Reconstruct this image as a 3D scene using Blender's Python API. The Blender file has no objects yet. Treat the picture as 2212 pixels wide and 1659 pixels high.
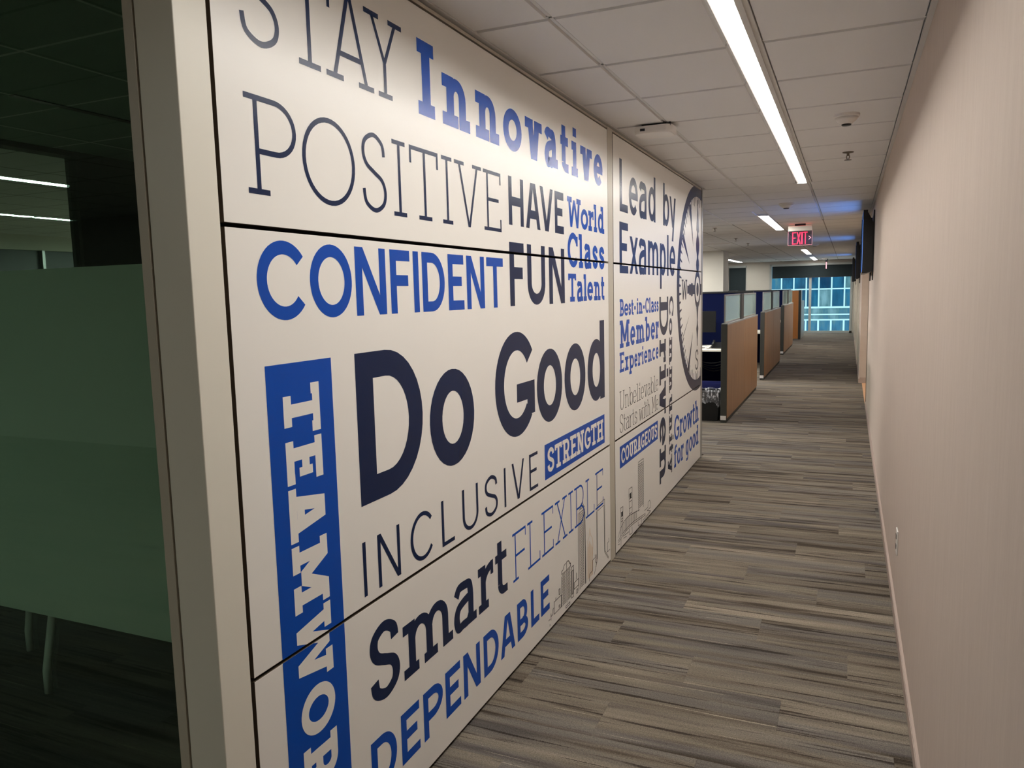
import bpy, bmesh, math, random
from mathutils import Vector, Matrix
random.seed(7)
scn = bpy.context.scene
COL = scn.collection

# ------------------------------------------------------------------ camera
cd = bpy.data.cameras.new('camera'); cam = bpy.data.objects.new('camera', cd); COL.objects.link(cam)
F_PX = 1654.712
cd.sensor_fit = 'HORIZONTAL'; cd.sensor_width = 36.0; cd.lens = F_PX / 2212.0 * 36.0
cd.clip_start = 0.02; cd.clip_end = 300
yaw, pit, rol = -0.413852395, -0.116182359, -0.0237814712
cy, sy, cp, sp, cr, sr = math.cos(yaw), math.sin(yaw), math.cos(pit), math.sin(pit), math.cos(rol), math.sin(rol)
fw = Vector((sy * cp, cy * cp, sp)); r0 = Vector((cy, -sy, 0)); u0 = r0.cross(fw)
rt = cr * r0 + sr * u0; up = -sr * r0 + cr * u0
m = Matrix.Identity(4)
for i in range(3):
    m[i][0] = rt[i]; m[i][1] = up[i]; m[i][2] = -fw[i]
m[2][3] = 1.6
cam.matrix_world = m
scn.camera = cam

# ------------------------------------------------------------------ world, view
w = bpy.data.worlds.new('world'); scn.world = w; w.use_nodes = True
bg = w.node_tree.nodes['Background']
bg.inputs[0].default_value = (0.50, 0.74, 0.88, 1); bg.inputs[1].default_value = 2.1
scn.view_settings.view_transform = 'Standard'
try: scn.view_settings.look = 'None'
except Exception: pass
scn.view_settings.exposure = 0.0; scn.view_settings.gamma = 1.0
scn.view_settings.use_curve_mapping = False
scn.cycles.use_denoising = True
scn.cycles.max_bounces = 10; scn.cycles.diffuse_bounces = 6; scn.cycles.glossy_bounces = 4
scn.cycles.transparent_max_bounces = 16; scn.cycles.transmission_bounces = 8
scn.cycles.sample_clamp_indirect = 6.0
STRIP = 46.0      # brightness of the ceiling strip diffusers
LAMP_COL = (1.0, 0.975, 0.93)

# ------------------------------------------------------------------ materials
def s2l(c):
    return tuple(((v / 255.) / 12.92 if v / 255. <= 0.04045 else ((v / 255. + 0.055) / 1.055) ** 2.4) for v in c)

class NT:
    def __init__(s, name):
        s.m = bpy.data.materials.new(name); s.m.use_nodes = True
        s.t = s.m.node_tree; s.n = s.t.nodes; s.l = s.t.links
        s.b = s.n['Principled BSDF']; s.out = s.n['Material Output']
    def new(s, ty, **kw):
        n = s.n.new(ty)
        for k, v in kw.items(): setattr(n, k, v)
        return n
    def link(s, a, b): s.l.new(a, b)
    def math(s, op, a, b=None, c=None):
        n = s.new('ShaderNodeMath', operation=op)
        for i, v in enumerate((a, b, c)):
            if v is None: continue
            if isinstance(v, (int, float)): n.inputs[i].default_value = v
            else: s.link(v, n.inputs[i])
        return n.outputs[0]
    def mix(s, f, a, b):
        n = s.new('ShaderNodeMix', data_type='RGBA')
        for sock, v in ((n.inputs[0], f), (n.inputs[6], a), (n.inputs[7], b)):
            if isinstance(v, (int, float)): sock.default_value = v
            elif isinstance(v, tuple): sock.default_value = (*v[:3], 1)
            else: s.link(v, sock)
        return n.outputs[2]
    def coords(s):
        return s.new('ShaderNodeNewGeometry').outputs['Position']
    def ramp(s, f, stops):
        n = s.new('ShaderNodeValToRGB'); e = n.color_ramp.elements
        while len(e) < len(stops): e.new(0.5)
        for el, (p, c) in zip(e, stops):
            el.position = p; el.color = (*c[:3], 1)
        s.link(f, n.inputs[0]); return n.outputs[0]

def noise(nt, scale=(10, 10, 10), detail=3, rough=.5, base=1.0):
    mp = nt.new('ShaderNodeMapping'); mp.inputs['Scale'].default_value = scale
    nt.link(nt.coords(), mp.inputs[0])
    n = nt.new('ShaderNodeTexNoise'); n.inputs['Scale'].default_value = base
    n.inputs['Detail'].default_value = detail; n.inputs['Roughness'].default_value = rough
    nt.link(mp.outputs[0], n.inputs[0]); return n.outputs[0]

def mat(name, col, rough=.5, metal=0., spec=.5, var=.04, nscale=(8, 8, 8), bump=0., bscale=(300, 300, 300), lin=False):
    nt = NT(name); c = col if lin else s2l(col)
    f = noise(nt, nscale, 4)
    a = tuple(v * (1 - var) for v in c); b = tuple(min(1, v * (1 + var)) for v in c)
    nt.link(nt.mix(f, a, b), nt.b.inputs['Base Color'])
    nt.b.inputs['Roughness'].default_value = rough; nt.b.inputs['Metallic'].default_value = metal
    nt.b.inputs['Specular IOR Level'].default_value = spec
    if bump:
        bp = nt.new('ShaderNodeBump'); bp.inputs['Strength'].default_value = bump; bp.inputs['Distance'].default_value = .002
        nt.link(noise(nt, bscale, 2), bp.inputs['Height']); nt.link(bp.outputs[0], nt.b.inputs['Normal'])
    return nt.m

def emat(name, col, strength):
    nt = NT(name)
    nt.b.inputs['Base Color'].default_value = (*[v * .5 for v in col], 1)
    nt.b.inputs['Emission Color'].default_value = (*col, 1)
    nt.b.inputs['Emission Strength'].default_value = strength
    return nt.m

M = {}
M['panel'] = mat('panel_laminate', (236, 232, 225), .30, spec=.30, var=.01)
M['blue'] = mat('print_blue', (0, .062, .40), .27, spec=.22, var=.02, lin=True)
M['navy'] = mat('print_navy', (.003, .013, .055), .27, spec=.22, var=.02, lin=True)
M['line'] = mat('print_line', (30, 30, 34), .4, var=.02)
M['tan'] = mat('print_tan', (222, 190, 150), .4, var=.02)
M['panel_edge'] = mat('panel_edge', (74, 62, 50), .7, spec=.2)
M['stile'] = mat('stile_paint', (222, 217, 203), .38, var=.01)
M['post'] = mat('post_paint', (186, 178, 162), .4, var=.01)
M['dark_gap'] = mat('shadow_gap', (26, 21, 16), .8, spec=.1)
M['alu'] = mat('brushed_aluminium', (170, 168, 162), .35, metal=.6)
M['ceil'] = mat('ceiling_tile_face', (228, 227, 226), .85, spec=.2, var=.02, nscale=(3, 3, 3), bump=.25, bscale=(400, 400, 400))
M['tee'] = mat('ceiling_grid_paint', (214, 212, 208), .5, var=.02)
M['drywall'] = mat('drywall_paint', (196, 192, 180), .7, var=.02)
M['white'] = mat('white_plastic', (225, 220, 214), .35, var=.01)
M['black'] = mat('black_plastic', (12, 12, 13), .35, var=.05)
M['darkfab'] = mat('charcoal_end', (54, 54, 48), .6, var=.08)
M['bluefab'] = mat('navy_fabric', (10, 18, 54), .9, spec=.1, var=.15, nscale=(60, 60, 60), bump=.3)
M['desk'] = mat('desk_laminate', (222, 216, 204), .4, var=.02)
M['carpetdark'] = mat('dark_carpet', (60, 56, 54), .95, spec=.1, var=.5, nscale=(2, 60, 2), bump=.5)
M['steel'] = mat('steel', (150, 150, 150), .3, metal=.9)
M['brass'] = mat('sprinkler_metal', (120, 110, 96), .35, metal=.8)
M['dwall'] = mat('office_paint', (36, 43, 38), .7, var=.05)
M['wframe'] = mat('window_frame_paint', (168, 174, 170), .45, var=.02)
M['bfacade'] = mat('facade_stone', (150, 170, 178), .8, var=.08)
M['bframe'] = mat('facade_mullion', (214, 226, 230), .5, var=.03)
M['bin'] = mat('bin_black', (16, 16, 17), .5)
M['binblue'] = mat('bin_blue', (24, 32, 100), .5)
M['threshold'] = mat('light_wood_floor', (206, 160, 120), .45, var=.12, nscale=(3, 40, 3))
M['doorpaint'] = mat('door_paint', (224, 210, 184), .5, var=.02)
M['basebd'] = mat('vinyl_base', (176, 158, 146), .5, var=.03)
M['led'] = emat('strip_diffuser', LAMP_COL, STRIP)
M['lednear'] = emat('strip_diffuser_near', LAMP_COL, STRIP * 1.52)
M['led2'] = emat('strip_diffuser_cool', (.94, 1.0, .92), STRIP * .95)
M['led3'] = emat('added_strip_open_office', LAMP_COL, STRIP * 2.8)  # only for the unseen strips added over the open desks
M['ledred'] = emat('exit_red', (1.0, .03, .09), 1.8)
M['redtop'] = emat('exit_added_glow', (1.0, .12, .10), 2.5)
M['ledpink'] = emat('exit_edge', (1.0, .42, .48), 1.2)
M['tvscreen'] = emat('tv_screen', (.12, .34, 1.0), 2.4)
M['tvscreen'].node_tree.nodes['Principled BSDF'].inputs['Base Color'].default_value = (.02, .02, .03, 1)

def wood():
    nt = NT('oak_veneer')
    f = noise(nt, (30, 60, 1.3), 5, .6); g = noise(nt, (3, 5, .5), 2)
    c = nt.ramp(f, [(.3, s2l((138, 100, 66))), (.7, s2l((184, 140, 96)))])
    c = nt.mix(nt.math('MULTIPLY', g, .35), c, s2l((160, 116, 76)))
    nt.link(c, nt.b.inputs['Base Color']); nt.b.inputs['Roughness'].default_value = .45
    return nt.m
M['wood'] = wood()
M['wood2'] = mat('orange_wood', (206, 134, 70), .45, var=.1, nscale=(30, 30, 1.5))

def wallpaper():
    nt = NT('textile_wallcovering')
    n1 = noise(nt, (4, 260, 9), 3, .6); n2 = noise(nt, (4, 30, 3), 4, .6); n3 = noise(nt, (2, 1.2, 1.6), 2)
    f = nt.math('ADD', nt.math('MULTIPLY', n1, .5), nt.math('MULTIPLY', n2, .5))
    c = nt.ramp(f, [(.32, s2l((188, 172, 159))), (.68, s2l((200, 185, 172)))])
    c = nt.mix(nt.math('MULTIPLY', n3, .3), c, s2l((190, 170, 160)))
    nt.link(c, nt.b.inputs['Base Color']); nt.b.inputs['Roughness'].default_value = .8
    nt.b.inputs['Specular IOR Level'].default_value = .25
    bp = nt.new('ShaderNodeBump'); bp.inputs['Strength'].default_value = .35; bp.inputs['Distance'].default_value = .002
    nt.link(f, bp.inputs['Height']); nt.link(bp.outputs[0], nt.b.inputs['Normal'])
    return nt.m
M['paper'] = wallpaper()

ROW = 0.25
def carpet():
    nt = NT('plank_carpet')
    pos = nt.coords()
    sx = nt.new('ShaderNodeSeparateXYZ'); nt.link(pos, sx.inputs[0])
    row = nt.math('FLOOR', nt.math('DIVIDE', sx.outputs[1], ROW))
    off = nt.math('FRACT', nt.math('MULTIPLY', row, .3819))
    colu = nt.math('FLOOR', nt.math('ADD', sx.outputs[0], off))
    cmb = nt.new('ShaderNodeCombineXYZ'); nt.link(row, cmb.inputs[0]); nt.link(colu, cmb.inputs[1])
    wn = nt.new('ShaderNodeTexWhiteNoise', noise_dimensions='2D'); nt.link(cmb.outputs[0], wn.inputs[0])
    sc = nt.new('ShaderNodeSeparateColor'); nt.link(wn.outputs['Color'], sc.inputs[0])
    wv = nt.math('MULTIPLY', nt.math('SUBTRACT', noise(nt, (260, 90, 1), 2, .8), .5), .011)
    wy = nt.math('ADD', sx.outputs[1], wv)
    def streak(kx, ky, seed, det, rough=.6):
        c = nt.new('ShaderNodeCombineXYZ')
        nt.link(nt.math('MULTIPLY', sx.outputs[0], kx), c.inputs[0])
        nt.link(nt.math('MULTIPLY', wy, ky), c.inputs[1])
        nt.link(nt.math('ADD', nt.math('MULTIPLY', sc.outputs[0], 37.0 + seed), seed), c.inputs[2])
        n = nt.new('ShaderNodeTexNoise'); n.inputs['Scale'].default_value = 1; n.inputs['Detail'].default_value = det
        n.inputs['Roughness'].default_value = rough
        nt.link(c.outputs[0], n.inputs[0]); return n.outputs[0]
    big = streak(.8, 13, 3.1, 3, .6)        # wide bands
    mid = streak(1.3, 42, 11.7, 3, .6)      # narrow streaks
    thin = streak(1.6, 120, 23.3, 1)        # single yarn lines
    tint = streak(.6, 9, 5.9, 1)
    base = nt.ramp(big, [(.36, s2l((66, 58, 49))), (.45, s2l((106, 97, 85))), (.60, s2l((124, 115, 102))), (.74, s2l((138, 128, 113)))])
    base = nt.mix(nt.ramp(tint, [(.48, (0, 0, 0)), (.60, (.45, .45, .45))]), base, s2l((100, 98, 98)))
    dark = nt.ramp(mid, [(.35, (.9, .9, .9)), (.42, (0, 0, 0))])
    base = nt.mix(dark, base, s2l((50, 43, 37)))
    lite = nt.ramp(thin, [(.70, (0, 0, 0)), (.75, (.55, .55, .55))])
    base = nt.mix(lite, base, s2l((190, 178, 158)))
    dk2 = nt.ramp(thin, [(.25, (.75, .75, .75)), (.31, (0, 0, 0))])
    base = nt.mix(dk2, base, s2l((44, 38, 34)))
    # plank to plank tone
    tone = nt.math('ADD', .86, nt.math('MULTIPLY', sc.outputs[1], .26))
    vm = nt.new('ShaderNodeVectorMath', operation='SCALE'); nt.link(base, vm.inputs[0]); nt.link(tone, vm.inputs['Scale'])
    # pile
    pile = noise(nt, (300, 300, 300), 2, .7); pile2 = noise(nt, (120, 200, 120), 3, .7)
    pf = nt.math('ADD', nt.math('MULTIPLY', pile, .6), nt.math('MULTIPLY', pile2, .4))
    tone2 = nt.math('MAXIMUM', .25, nt.math('ADD', -.6, nt.math('MULTIPLY', pf, 3.3)))
    vm2 = nt.new('ShaderNodeVectorMath', operation='SCALE'); nt.link(vm.outputs[0], vm2.inputs[0]); nt.link(tone2, vm2.inputs['Scale'])
    nt.link(vm2.outputs[0], nt.b.inputs['Base Color'])
    nt.b.inputs['Roughness'].default_value = .95; nt.b.inputs['Specular IOR Level'].default_value = .1
    bp = nt.new('ShaderNodeBump'); bp.inputs['Strength'].default_value = .6; bp.inputs['Distance'].default_value = .003
    nt.link(nt.math('ADD', pf, nt.math('MULTIPLY', mid, .8)), bp.inputs['Height']); nt.link(bp.outputs[0], nt.b.inputs['Normal'])
    return nt.m
M['carpet'] = carpet()

GX0, GY0, G = -0.35, 2.60, 0.6155
def ceilgrid(name, tilec, linec):
    nt = NT(name); pos = nt.coords(); sx = nt.new('ShaderNodeSeparateXYZ'); nt.link(pos, sx.inputs[0])
    def ln(o, g0):
        fr = nt.math('FRACT', nt.math('ADD', nt.math('DIVIDE', nt.math('SUBTRACT', o, g0), G), 100.5))
        d = nt.math('ABSOLUTE', nt.math('SUBTRACT', fr, .5))
        return nt.math('LESS_THAN', d, .012)
    mx = nt.math('MAXIMUM', ln(sx.outputs[0], GX0), ln(sx.outputs[1], GY0))
    nt.link(nt.mix(mx, s2l(tilec), s2l(linec)), nt.b.inputs['Base Color'])
    nt.b.inputs['Roughness'].default_value = .85; nt.b.inputs['Specular IOR Level'].default_value = .2
    return nt.m
M['ceilfar'] = ceilgrid('ceiling_far', (226, 224, 222), (150, 147, 143))
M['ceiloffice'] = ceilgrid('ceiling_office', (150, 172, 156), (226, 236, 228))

def glass(name, tint=(.9, .95, .93), rough=.0, mixf=.12):
    nt = NT(name)
    tr = nt.new('ShaderNodeBsdfTransparent'); tr.inputs[0].default_value = (*tint, 1)
    gl = nt.new('ShaderNodeBsdfGlossy'); gl.inputs['Roughness'].default_value = rough
    gl.inputs[0].default_value = (.9, .95, .95, 1)
    mx = nt.new('ShaderNodeMixShader')
    fr = nt.new('ShaderNodeFresnel'); fr.inputs[0].default_value = 1.45
    nt.link(nt.math('MULTIPLY', fr.outputs[0], mixf * 2.0), mx.inputs[0])
    nt.link(tr.outputs[0], mx.inputs[1]); nt.link(gl.outputs[0], mx.inputs[2])
    nt.link(mx.outputs[0], nt.out.inputs[0]); return nt.m
M['glass'] = glass('clear_glass')
M['officeglass'] = glass('office_glass', (.80, .90, .84), 0, .10)
def frosted(name, col, f):
    nt = NT(name)
    tr = nt.new('ShaderNodeBsdfTransparent'); tr.inputs[0].default_value = (.80, .90, .86, 1)
    df = nt.new('ShaderNodeBsdfDiffuse'); df.inputs[0].default_value = (*s2l(col), 1)
    tl = nt.new('ShaderNodeBsdfTranslucent'); tl.inputs[0].default_value = (*s2l(col), 1)
    m1 = nt.new('ShaderNodeMixShader'); m1.inputs[0].default_value = .4
    nt.link(df.outputs[0], m1.inputs[1]); nt.link(tl.outputs[0], m1.inputs[2])
    m2 = nt.new('ShaderNodeMixShader'); m2.inputs[0].default_value = f
    nt.link(tr.outputs[0], m2.inputs[1]); nt.link(m1.outputs[0], m2.inputs[2])
    nt.link(m2.outputs[0], nt.out.inputs[0]); return nt.m
M['film'] = frosted('frosted_film', (222, 228, 216), .93)
M['screenglass'] = frosted('screen_glass', (226, 238, 232), .24)
M['shade'] = mat('roller_shade_fabric', (44, 52, 54), .9, spec=.1, var=.1)
nt = NT('facade_glass'); f = nt.math('ADD', nt.math('MULTIPLY', noise(nt, (1.6, 1.6, .5), 4, .6), .7), nt.math('MULTIPLY', nt.new('ShaderNodeObjectInfo').outputs['Random'], .32))
nt.link(nt.ramp(f, [(.34, s2l((22, 56, 84))), (.52, s2l((44, 104, 132))), (.62, s2l((92, 120, 124))), (.74, s2l((140, 160, 164)))]), nt.b.inputs['Base Color'])  # reflections in the panes are painted in as mottled, varied colour
nt.b.inputs['Roughness'].default_value = .1; M['bglass'] = nt.m
nt = NT('bin_liner'); tr = nt.new('ShaderNodeBsdfTransparent'); tr.inputs[0].default_value = (.95, .95, .95, 1)
gl = nt.new('ShaderNodeBsdfDiffuse'); gl.inputs[0].default_value = (.75, .75, .78, 1)
mx = nt.new('ShaderNodeMixShader'); mf = nt.ramp(noise(nt, (40, 40, 14), 4, .7), [(.50, (.10, .10, .10)), (.62, (.8, .8, .8))])
nt.link(mf, mx.inputs[0]); nt.link(tr.outputs[0], mx.inputs[1]); nt.link(gl.outputs[0], mx.inputs[2]); nt.link(mx.outputs[0], nt.out.inputs[0])
M['liner'] = nt.m

# ------------------------------------------------------------------ mesh helpers
class MB:
    def __init__(s): s.v = []; s.f = []
    def add(s, vs, fs):
        b = len(s.v); s.v += [tuple(v) for v in vs]; s.f += [tuple(i + b for i in f) for f in fs]; return s
    def box(s, x0, x1, y0, y1, z0, z1):
        return s.add([(x0, y0, z0), (x1, y0, z0), (x1, y1, z0), (x0, y1, z0), (x0, y0, z1), (x1, y0, z1), (x1, y1, z1), (x0, y1, z1)],
                     [(0, 3, 2, 1), (4, 5, 6, 7), (0, 1, 5, 4), (1, 2, 6, 5), (2, 3, 7, 6), (3, 0, 4, 7)])
    def lathe(s, cx, cy, prof, n=24):      # prof: (r, z) pairs
        vs = []; fs = []
        for r, z in prof:
            for i in range(n):
                a = 2 * math.pi * i / n; vs.append((cx + r * math.cos(a), cy + r * math.sin(a), z))
        for j in range(len(prof) - 1):
            for i in range(n):
                fs.append((j * n + i, j * n + (i + 1) % n, (j + 1) * n + (i + 1) % n, (j + 1) * n + i))
        fs.append(tuple(range(n - 1, -1, -1))); fs.append(tuple((len(prof) - 1) * n + i for i in range(n)))
        return s.add(vs, fs)
    def tube(s, pts, r, n=8):
        vs = []; fs = []; pts = [Vector(p) for p in pts]
        for k, p in enumerate(pts):
            d = (pts[min(k + 1, len(pts) - 1)] - pts[max(k - 1, 0)]).normalized()
            a = d.orthogonal().normalized() if abs(d.z) > .9 else d.cross(Vector((0, 0, 1))).normalized(); b = d.cross(a)
            for i in range(n):
                t = 2 * math.pi * i / n; vs.append(p + r * (math.cos(t) * a + math.sin(t) * b))
        for k in range(len(pts) - 1):
            for i in range(n):
                fs.append((k * n + i, k * n + (i + 1) % n, (k + 1) * n + (i + 1) % n, (k + 1) * n + i))
        fs.append(tuple(range(n - 1, -1, -1))); fs.append(tuple((len(pts) - 1) * n + i for i in range(n)))
        return s.add(vs, fs)
    def build(s, name, mt, parent=None, bevel=0, smooth=False, label=None):
        me = bpy.data.meshes.new(name); me.from_pydata(s.v, [], s.f)
        bm = bmesh.new(); bm.from_mesh(me); bmesh.ops.recalc_face_normals(bm, faces=bm.faces); bm.to_mesh(me); bm.free()
        me.materials.append(M[mt] if isinstance(mt, str) else mt)
        if smooth:
            for p in me.polygons: p.use_smooth = True
        o = bpy.data.objects.new(name, me); COL.objects.link(o)
        if bevel:
            md = o.modifiers.new('bevel', 'BEVEL'); md.width = bevel; md.segments = 2; md.limit_method = 'ANGLE'
        if parent is not None: o.parent = parent
        if label: o['label'] = label
        return o

def pt(o, parent):      # parent, keeping world placement (parents sit at their own location)
    o.parent = parent; o.matrix_parent_inverse = Matrix.Translation(parent.location).inverted(); return o
def tag(o, label=None, cat=None, group=None, kind=None):
    if label: o['label'] = label
    if cat: o['category'] = cat
    if group: o['group'] = group
    if kind: o['kind'] = kind
    return o
def thing(name, loc, label, cat, group=None):
    o = bpy.data.objects.new(name, None); COL.objects.link(o); o.location = loc
    o.empty_display_size = .1
    return tag(o, label, cat, group)
def part(mb, name, mt, parent, bevel=0, smooth=False, label=None):
    o = mb.build(name, mt, None, bevel, smooth, label); return pt(o, parent)
def B(*a): return MB().box(*a)
def struct(name, label=None):
    o = bpy.data.objects.new(name, None); COL.objects.link(o); o['kind'] = 'structure'
    if label: o['label'] = label
    return o
H = 2.54
XL, XR, YE = -1.26, 0.25, 7.36      # face of the graphic wall, face of the right wall, end of the graphic wall

# ------------------------------------------------------------------ floor
fl = MB()
fl.box(-11, 1.2, -3.6, 0.5, -.03, 0)                  # behind and beside the camera
fl.box(-11, XL, 0.5, YE, -.03, 0)
fl.box(-11, -2.3, YE, 29.3, -.03, 0)
fl.box(XL, XR, 0.5, YE, -.03, -.008)
fl.box(-2.3, XR, YE, 10.0, -.03, -.008)
fl.box(-2.3, XR, 10.0, 29.3, -.03, 0)
floor = tag(fl.build('floor', 'carpet'), 'striped grey brown plank carpet', kind='structure')
j0, j1 = int(0.5 / ROW), int(10.0 / ROW)
for j in range(j0, j1):
    off = (j * .3819) % 1.0; y0 = j * ROW
    xmin = XL if y0 < YE - .01 and y0 + ROW < YE + .2 else -2.3
    k = math.floor(xmin + off)
    while k - off < XR:
        a, b = max(xmin, k - off), min(XR - .012, k + 1 - off)
        if b - a > .04:
            g = .0003
            B(a + g, b - g, y0 + g, y0 + ROW - g, -.008, 0).build('carpet_plank', 'carpet', floor)
        k += 1
# the dark office carpet
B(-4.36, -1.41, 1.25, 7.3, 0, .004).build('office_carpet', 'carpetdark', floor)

# ------------------------------------------------------------------ ceiling
NX = [GX0 - i * G for i in range(-1, 9)]
cb = MB()
TZ0, TZ1 = .75, 12.0
YS = [GY0 + G * k for k in range(-3, 16)]               # tee lines, .7535 .. 11.83
yA, yB = YS[0], YS[-1]
cb.box(-11.2, 1.2, -3.6, yA, H, 2.75)
cb.box(-11.2, XL - .03, yA, YE, H, 2.75)
cb.box(-11.2, NX[7], YE, yB, H, 2.75)
cb.box(NX[7], .6, YE, yB, H + .02, 2.75); cb.box(XL - .03, .6, yA, YE, H + .02, 2.75)
cb.box(.6, 1.2, yA, yB, H, 2.75)
cb.box(-11.2, 1.2, yB, 29.3, H, 2.75)
ceiling = tag(cb.build('ceiling', 'ceilfar'), 'suspended ceiling of pale square tiles', kind='structure')
g = .010
SL0, SL1, SE = -.458, -.338, 7.55                       # strip light slot and its far end
def skip_slot(x0, x1, y0): return None
def tile(x0, x1, y0, y1):
    mb = MB(); t = .004
    mb.add([(x0, y0, H + .014), (x1, y0, H + .014), (x1, y1, H + .014), (x0, y1, H + .014),
            (x0 + t, y0 + t, H), (x1 - t, y0 + t, H), (x1 - t, y1 - t, H), (x0 + t, y1 - t, H)],
           [(0, 1, 2, 3), (4, 7, 6, 5), (0, 4, 5, 1), (1, 5, 6, 2), (2, 6, 7, 3), (3, 7, 4, 0)])
    mb.build('ceiling_tile', 'ceil', ceiling)
L2X0, L2X1 = -1.105, -.970
for k in range(len(YS) - 1):
    y0, y1 = YS[k] + g, YS[k + 1] - g
    far = YS[k] > YE - .35
    # right of the strip
    tile(NX[1] + .025 if y1 < SE + .1 else NX[1] + g, XR - .022, y0, y1)
    if y1 < SE + .1: tile(NX[2] + g, SL0 - .004, y0, y1)
    else: tile(NX[2] + g, NX[1] - g, y0, y1)
    if not far: tile(XL + .004, NX[2] - g, y0, y1)
    else:
        if y0 > YE:
            x1 = NX[2] - g
            if YS[k + 1] > 10.6: x1 = L2X0 - .01
            tile(NX[3] + g, x1, y0, y1)
            for i in range(3, 7): tile(NX[i + 1] + g, NX[i] - g, y0, y1)
        else: tile(NX[3] + g if y0 > YE - .1 else XL + .004, NX[2] - g, y0, y1)
# grid: shallow tee flanges, lit edges
gm = MB(); gw = .0065
for i, x in enumerate(NX[1:8]):
    ya = yA if i < 2 else YE
    gm.box(x - gw, x + gw, ya, yB, H + .006, H + .02)
for y in YS:
    xa = XL if y < YE else NX[7]
    gm.box(xa, SL0 if y < SE else NX[1], y - gw, y + gw, H + .006, H + .02); gm.box(NX[1], XR, y - gw, y + gw, H + .006, H + .02)
part(gm, 'ceiling_grid', 'tee', ceiling)
em = MB()
em.box(XR - .02, XR, -3, 29, H - .004, H + .01)
em.box(XL - .02, XL + .004, yA, YE, H - .004, H + .012)
part(em, 'wall_angle', 'tee', ceiling)

# ------------------------------------------------------------------ strip lights
def strip(x0, x1, y0, y1, label, mt='led', near=False):
    t = thing('ceiling_light', ((x0 + x1) / 2, y0, H), label, 'ceiling light', 'linear ceiling lights')
    fr = MB(); e = .012
    zt = H + .0165
    fr.box(x0 - e * .6, x0, y0, y1, H - .004, zt); fr.box(x1, x1 + e, y0, y1, H - .003, zt)
    fr.box(x0 - e * .6, x1 + e, y0 - e, y0, H - .003, zt); fr.box(x0 - e * .6, x1 + e, y1, y1 + e, H - .003, zt)
    part(fr, 'trim_frame', 'white', t)
    deep = False
    part(B(x0 + .001, x1 - .001, y0 + .001, y1 - .001, H + (.001 if deep else -.0035), H + (.012 if deep else -.0005)), 'diffuser', mt, t)
    return t
s1 = thing('ceiling_light', (-.40, .95, H), 'long warm strip light running down the corridor ceiling', 'ceiling light', 'linear ceiling lights')
YL1 = SE - .015
part(B(-.418, -.368, .95, YL1, H + .010, H + .016), 'diffuser', 'lednear', s1)
part(MB().add([(-.446, .95, H - .003), (-.446, YL1, H - .003), (-.418, YL1, H + .010), (-.418, .95, H + .010), (-.449, .95, H - .003), (-.449, YL1, H - .003), (-.449, YL1, H + .016), (-.449, .95, H + .016), (-.418, YL1, H + .016), (-.418, .95, H + .016)],
     [(0, 1, 2, 3), (4, 5, 1, 0), (4, 7, 6, 5), (7, 9, 8, 6), (2, 8, 9, 3), (4, 0, 3, 9, 7), (5, 6, 8, 2, 1)]), 'reflector', 'white', s1, label='bright sloped white reflector')
part(MB().box(-.366, -.344, .95, YL1, H - .009, H + .012).box(-.344, -.327, .95, YL1, H - .002, H + .012), 'reflector_lip', 'tee', s1)
for ye_ in (YL1, .942): part(B(-.449, -.344, ye_, ye_ + .008, H - .006, H + .016), 'end_cap', 'white', s1)
strip(L2X0 + .008, L2X1 - .012, 10.65, 13.30, 'short strip light before the hanging red exit sign')
strip(-1.105, -.985, 20.6, 23.5, 'farther small strip light, upper of the two past the exit sign')
strip(-1.125, -1.005, 25.9, 28.6, 'farthest small strip light close to the window blind')
strip(-3.585, -3.465, 25.4, 28.4, 'lone strip light on the left, between the pillar and the shaded window')
for x, y0, y1 in ((-5.70, 3.30, 4.345), (-7.96, 4.2, 5.55), (-7.96, 5.6, 6.12)):
    strip(x - .05, x + .05, y0, y1, {3.30: 'bright short light bar seen through the dark office glass, upper one',
          4.2: 'long thin light bar seen through the dark office glass, lower one', 5.6: 'end section of the lower light bar seen through the dark office glass'}[y0], 'led2')

# unseen strip lights added to brighten the open office and the lobby side
for n_, (x, y0, y1) in enumerate([(-3.2, 8.3, 10.8), (-3.2, 12.2, 15.0), (-3.45, 16.0, 18.2), (-4.75, 8.3, 11.3), (-4.75, 13.3, 16.3), (-5.4, 18.3, 21.3), (-7.5, 8.3, 11.3), (-7.5, 13.3, 16.3), (-7.5, 20.3, 23.3)]):
    strip(x - .06, x + .06, y0, y1, 'unseen strip light added to brighten the open desks, hidden behind the panel wall', 'led3')
strip(-3.06, -2.94, -2.6, -.8, 'unseen strip light added behind the camera to brighten the office glass front', 'led2')

# ------------------------------------------------------------------ left graphic wall
wl = MB()
wl.box(-1.40, -1.292, 1.25, YE - .01, 0, 2.535)
wall = tag(wl.build('wall_left', 'dark_gap'), 'glossy white panel wall covered with blue and navy words', kind='structure')
part(B(-1.366, XL, 1.215, 1.307, 0, 2.53), 'corner_post', 'stile', wall, .002, label='pale painted corner post beside the dark glass')
part(B(-1.292, XL, 4.281, 4.376, 0, 2.525), 'post', 'post', wall, .0015, label='beige vertical post between the two panel bays')
part(B(-1.292, XL + .004, 7.312, YE, 0, 2.53), 'end_trim', 'alu', wall, .0015, label='silver end trim')
part(B(-1.292, XL - .012, 1.307, 7.312, 0, .014), 'toe_kick', 'dark_gap', wall)
tt = MB(); tt.box(-1.292, XL - .004, 1.307, 7.312, 2.514, 2.526)
part(tt, 'top_channel', 'post', wall)
Z = [(.016, .7065), (.7155, 1.7635), (1.7735, 2.504)]
BAY = [(1.3185, 4.274), (4.385, 7.306)]
panels = {}
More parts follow.
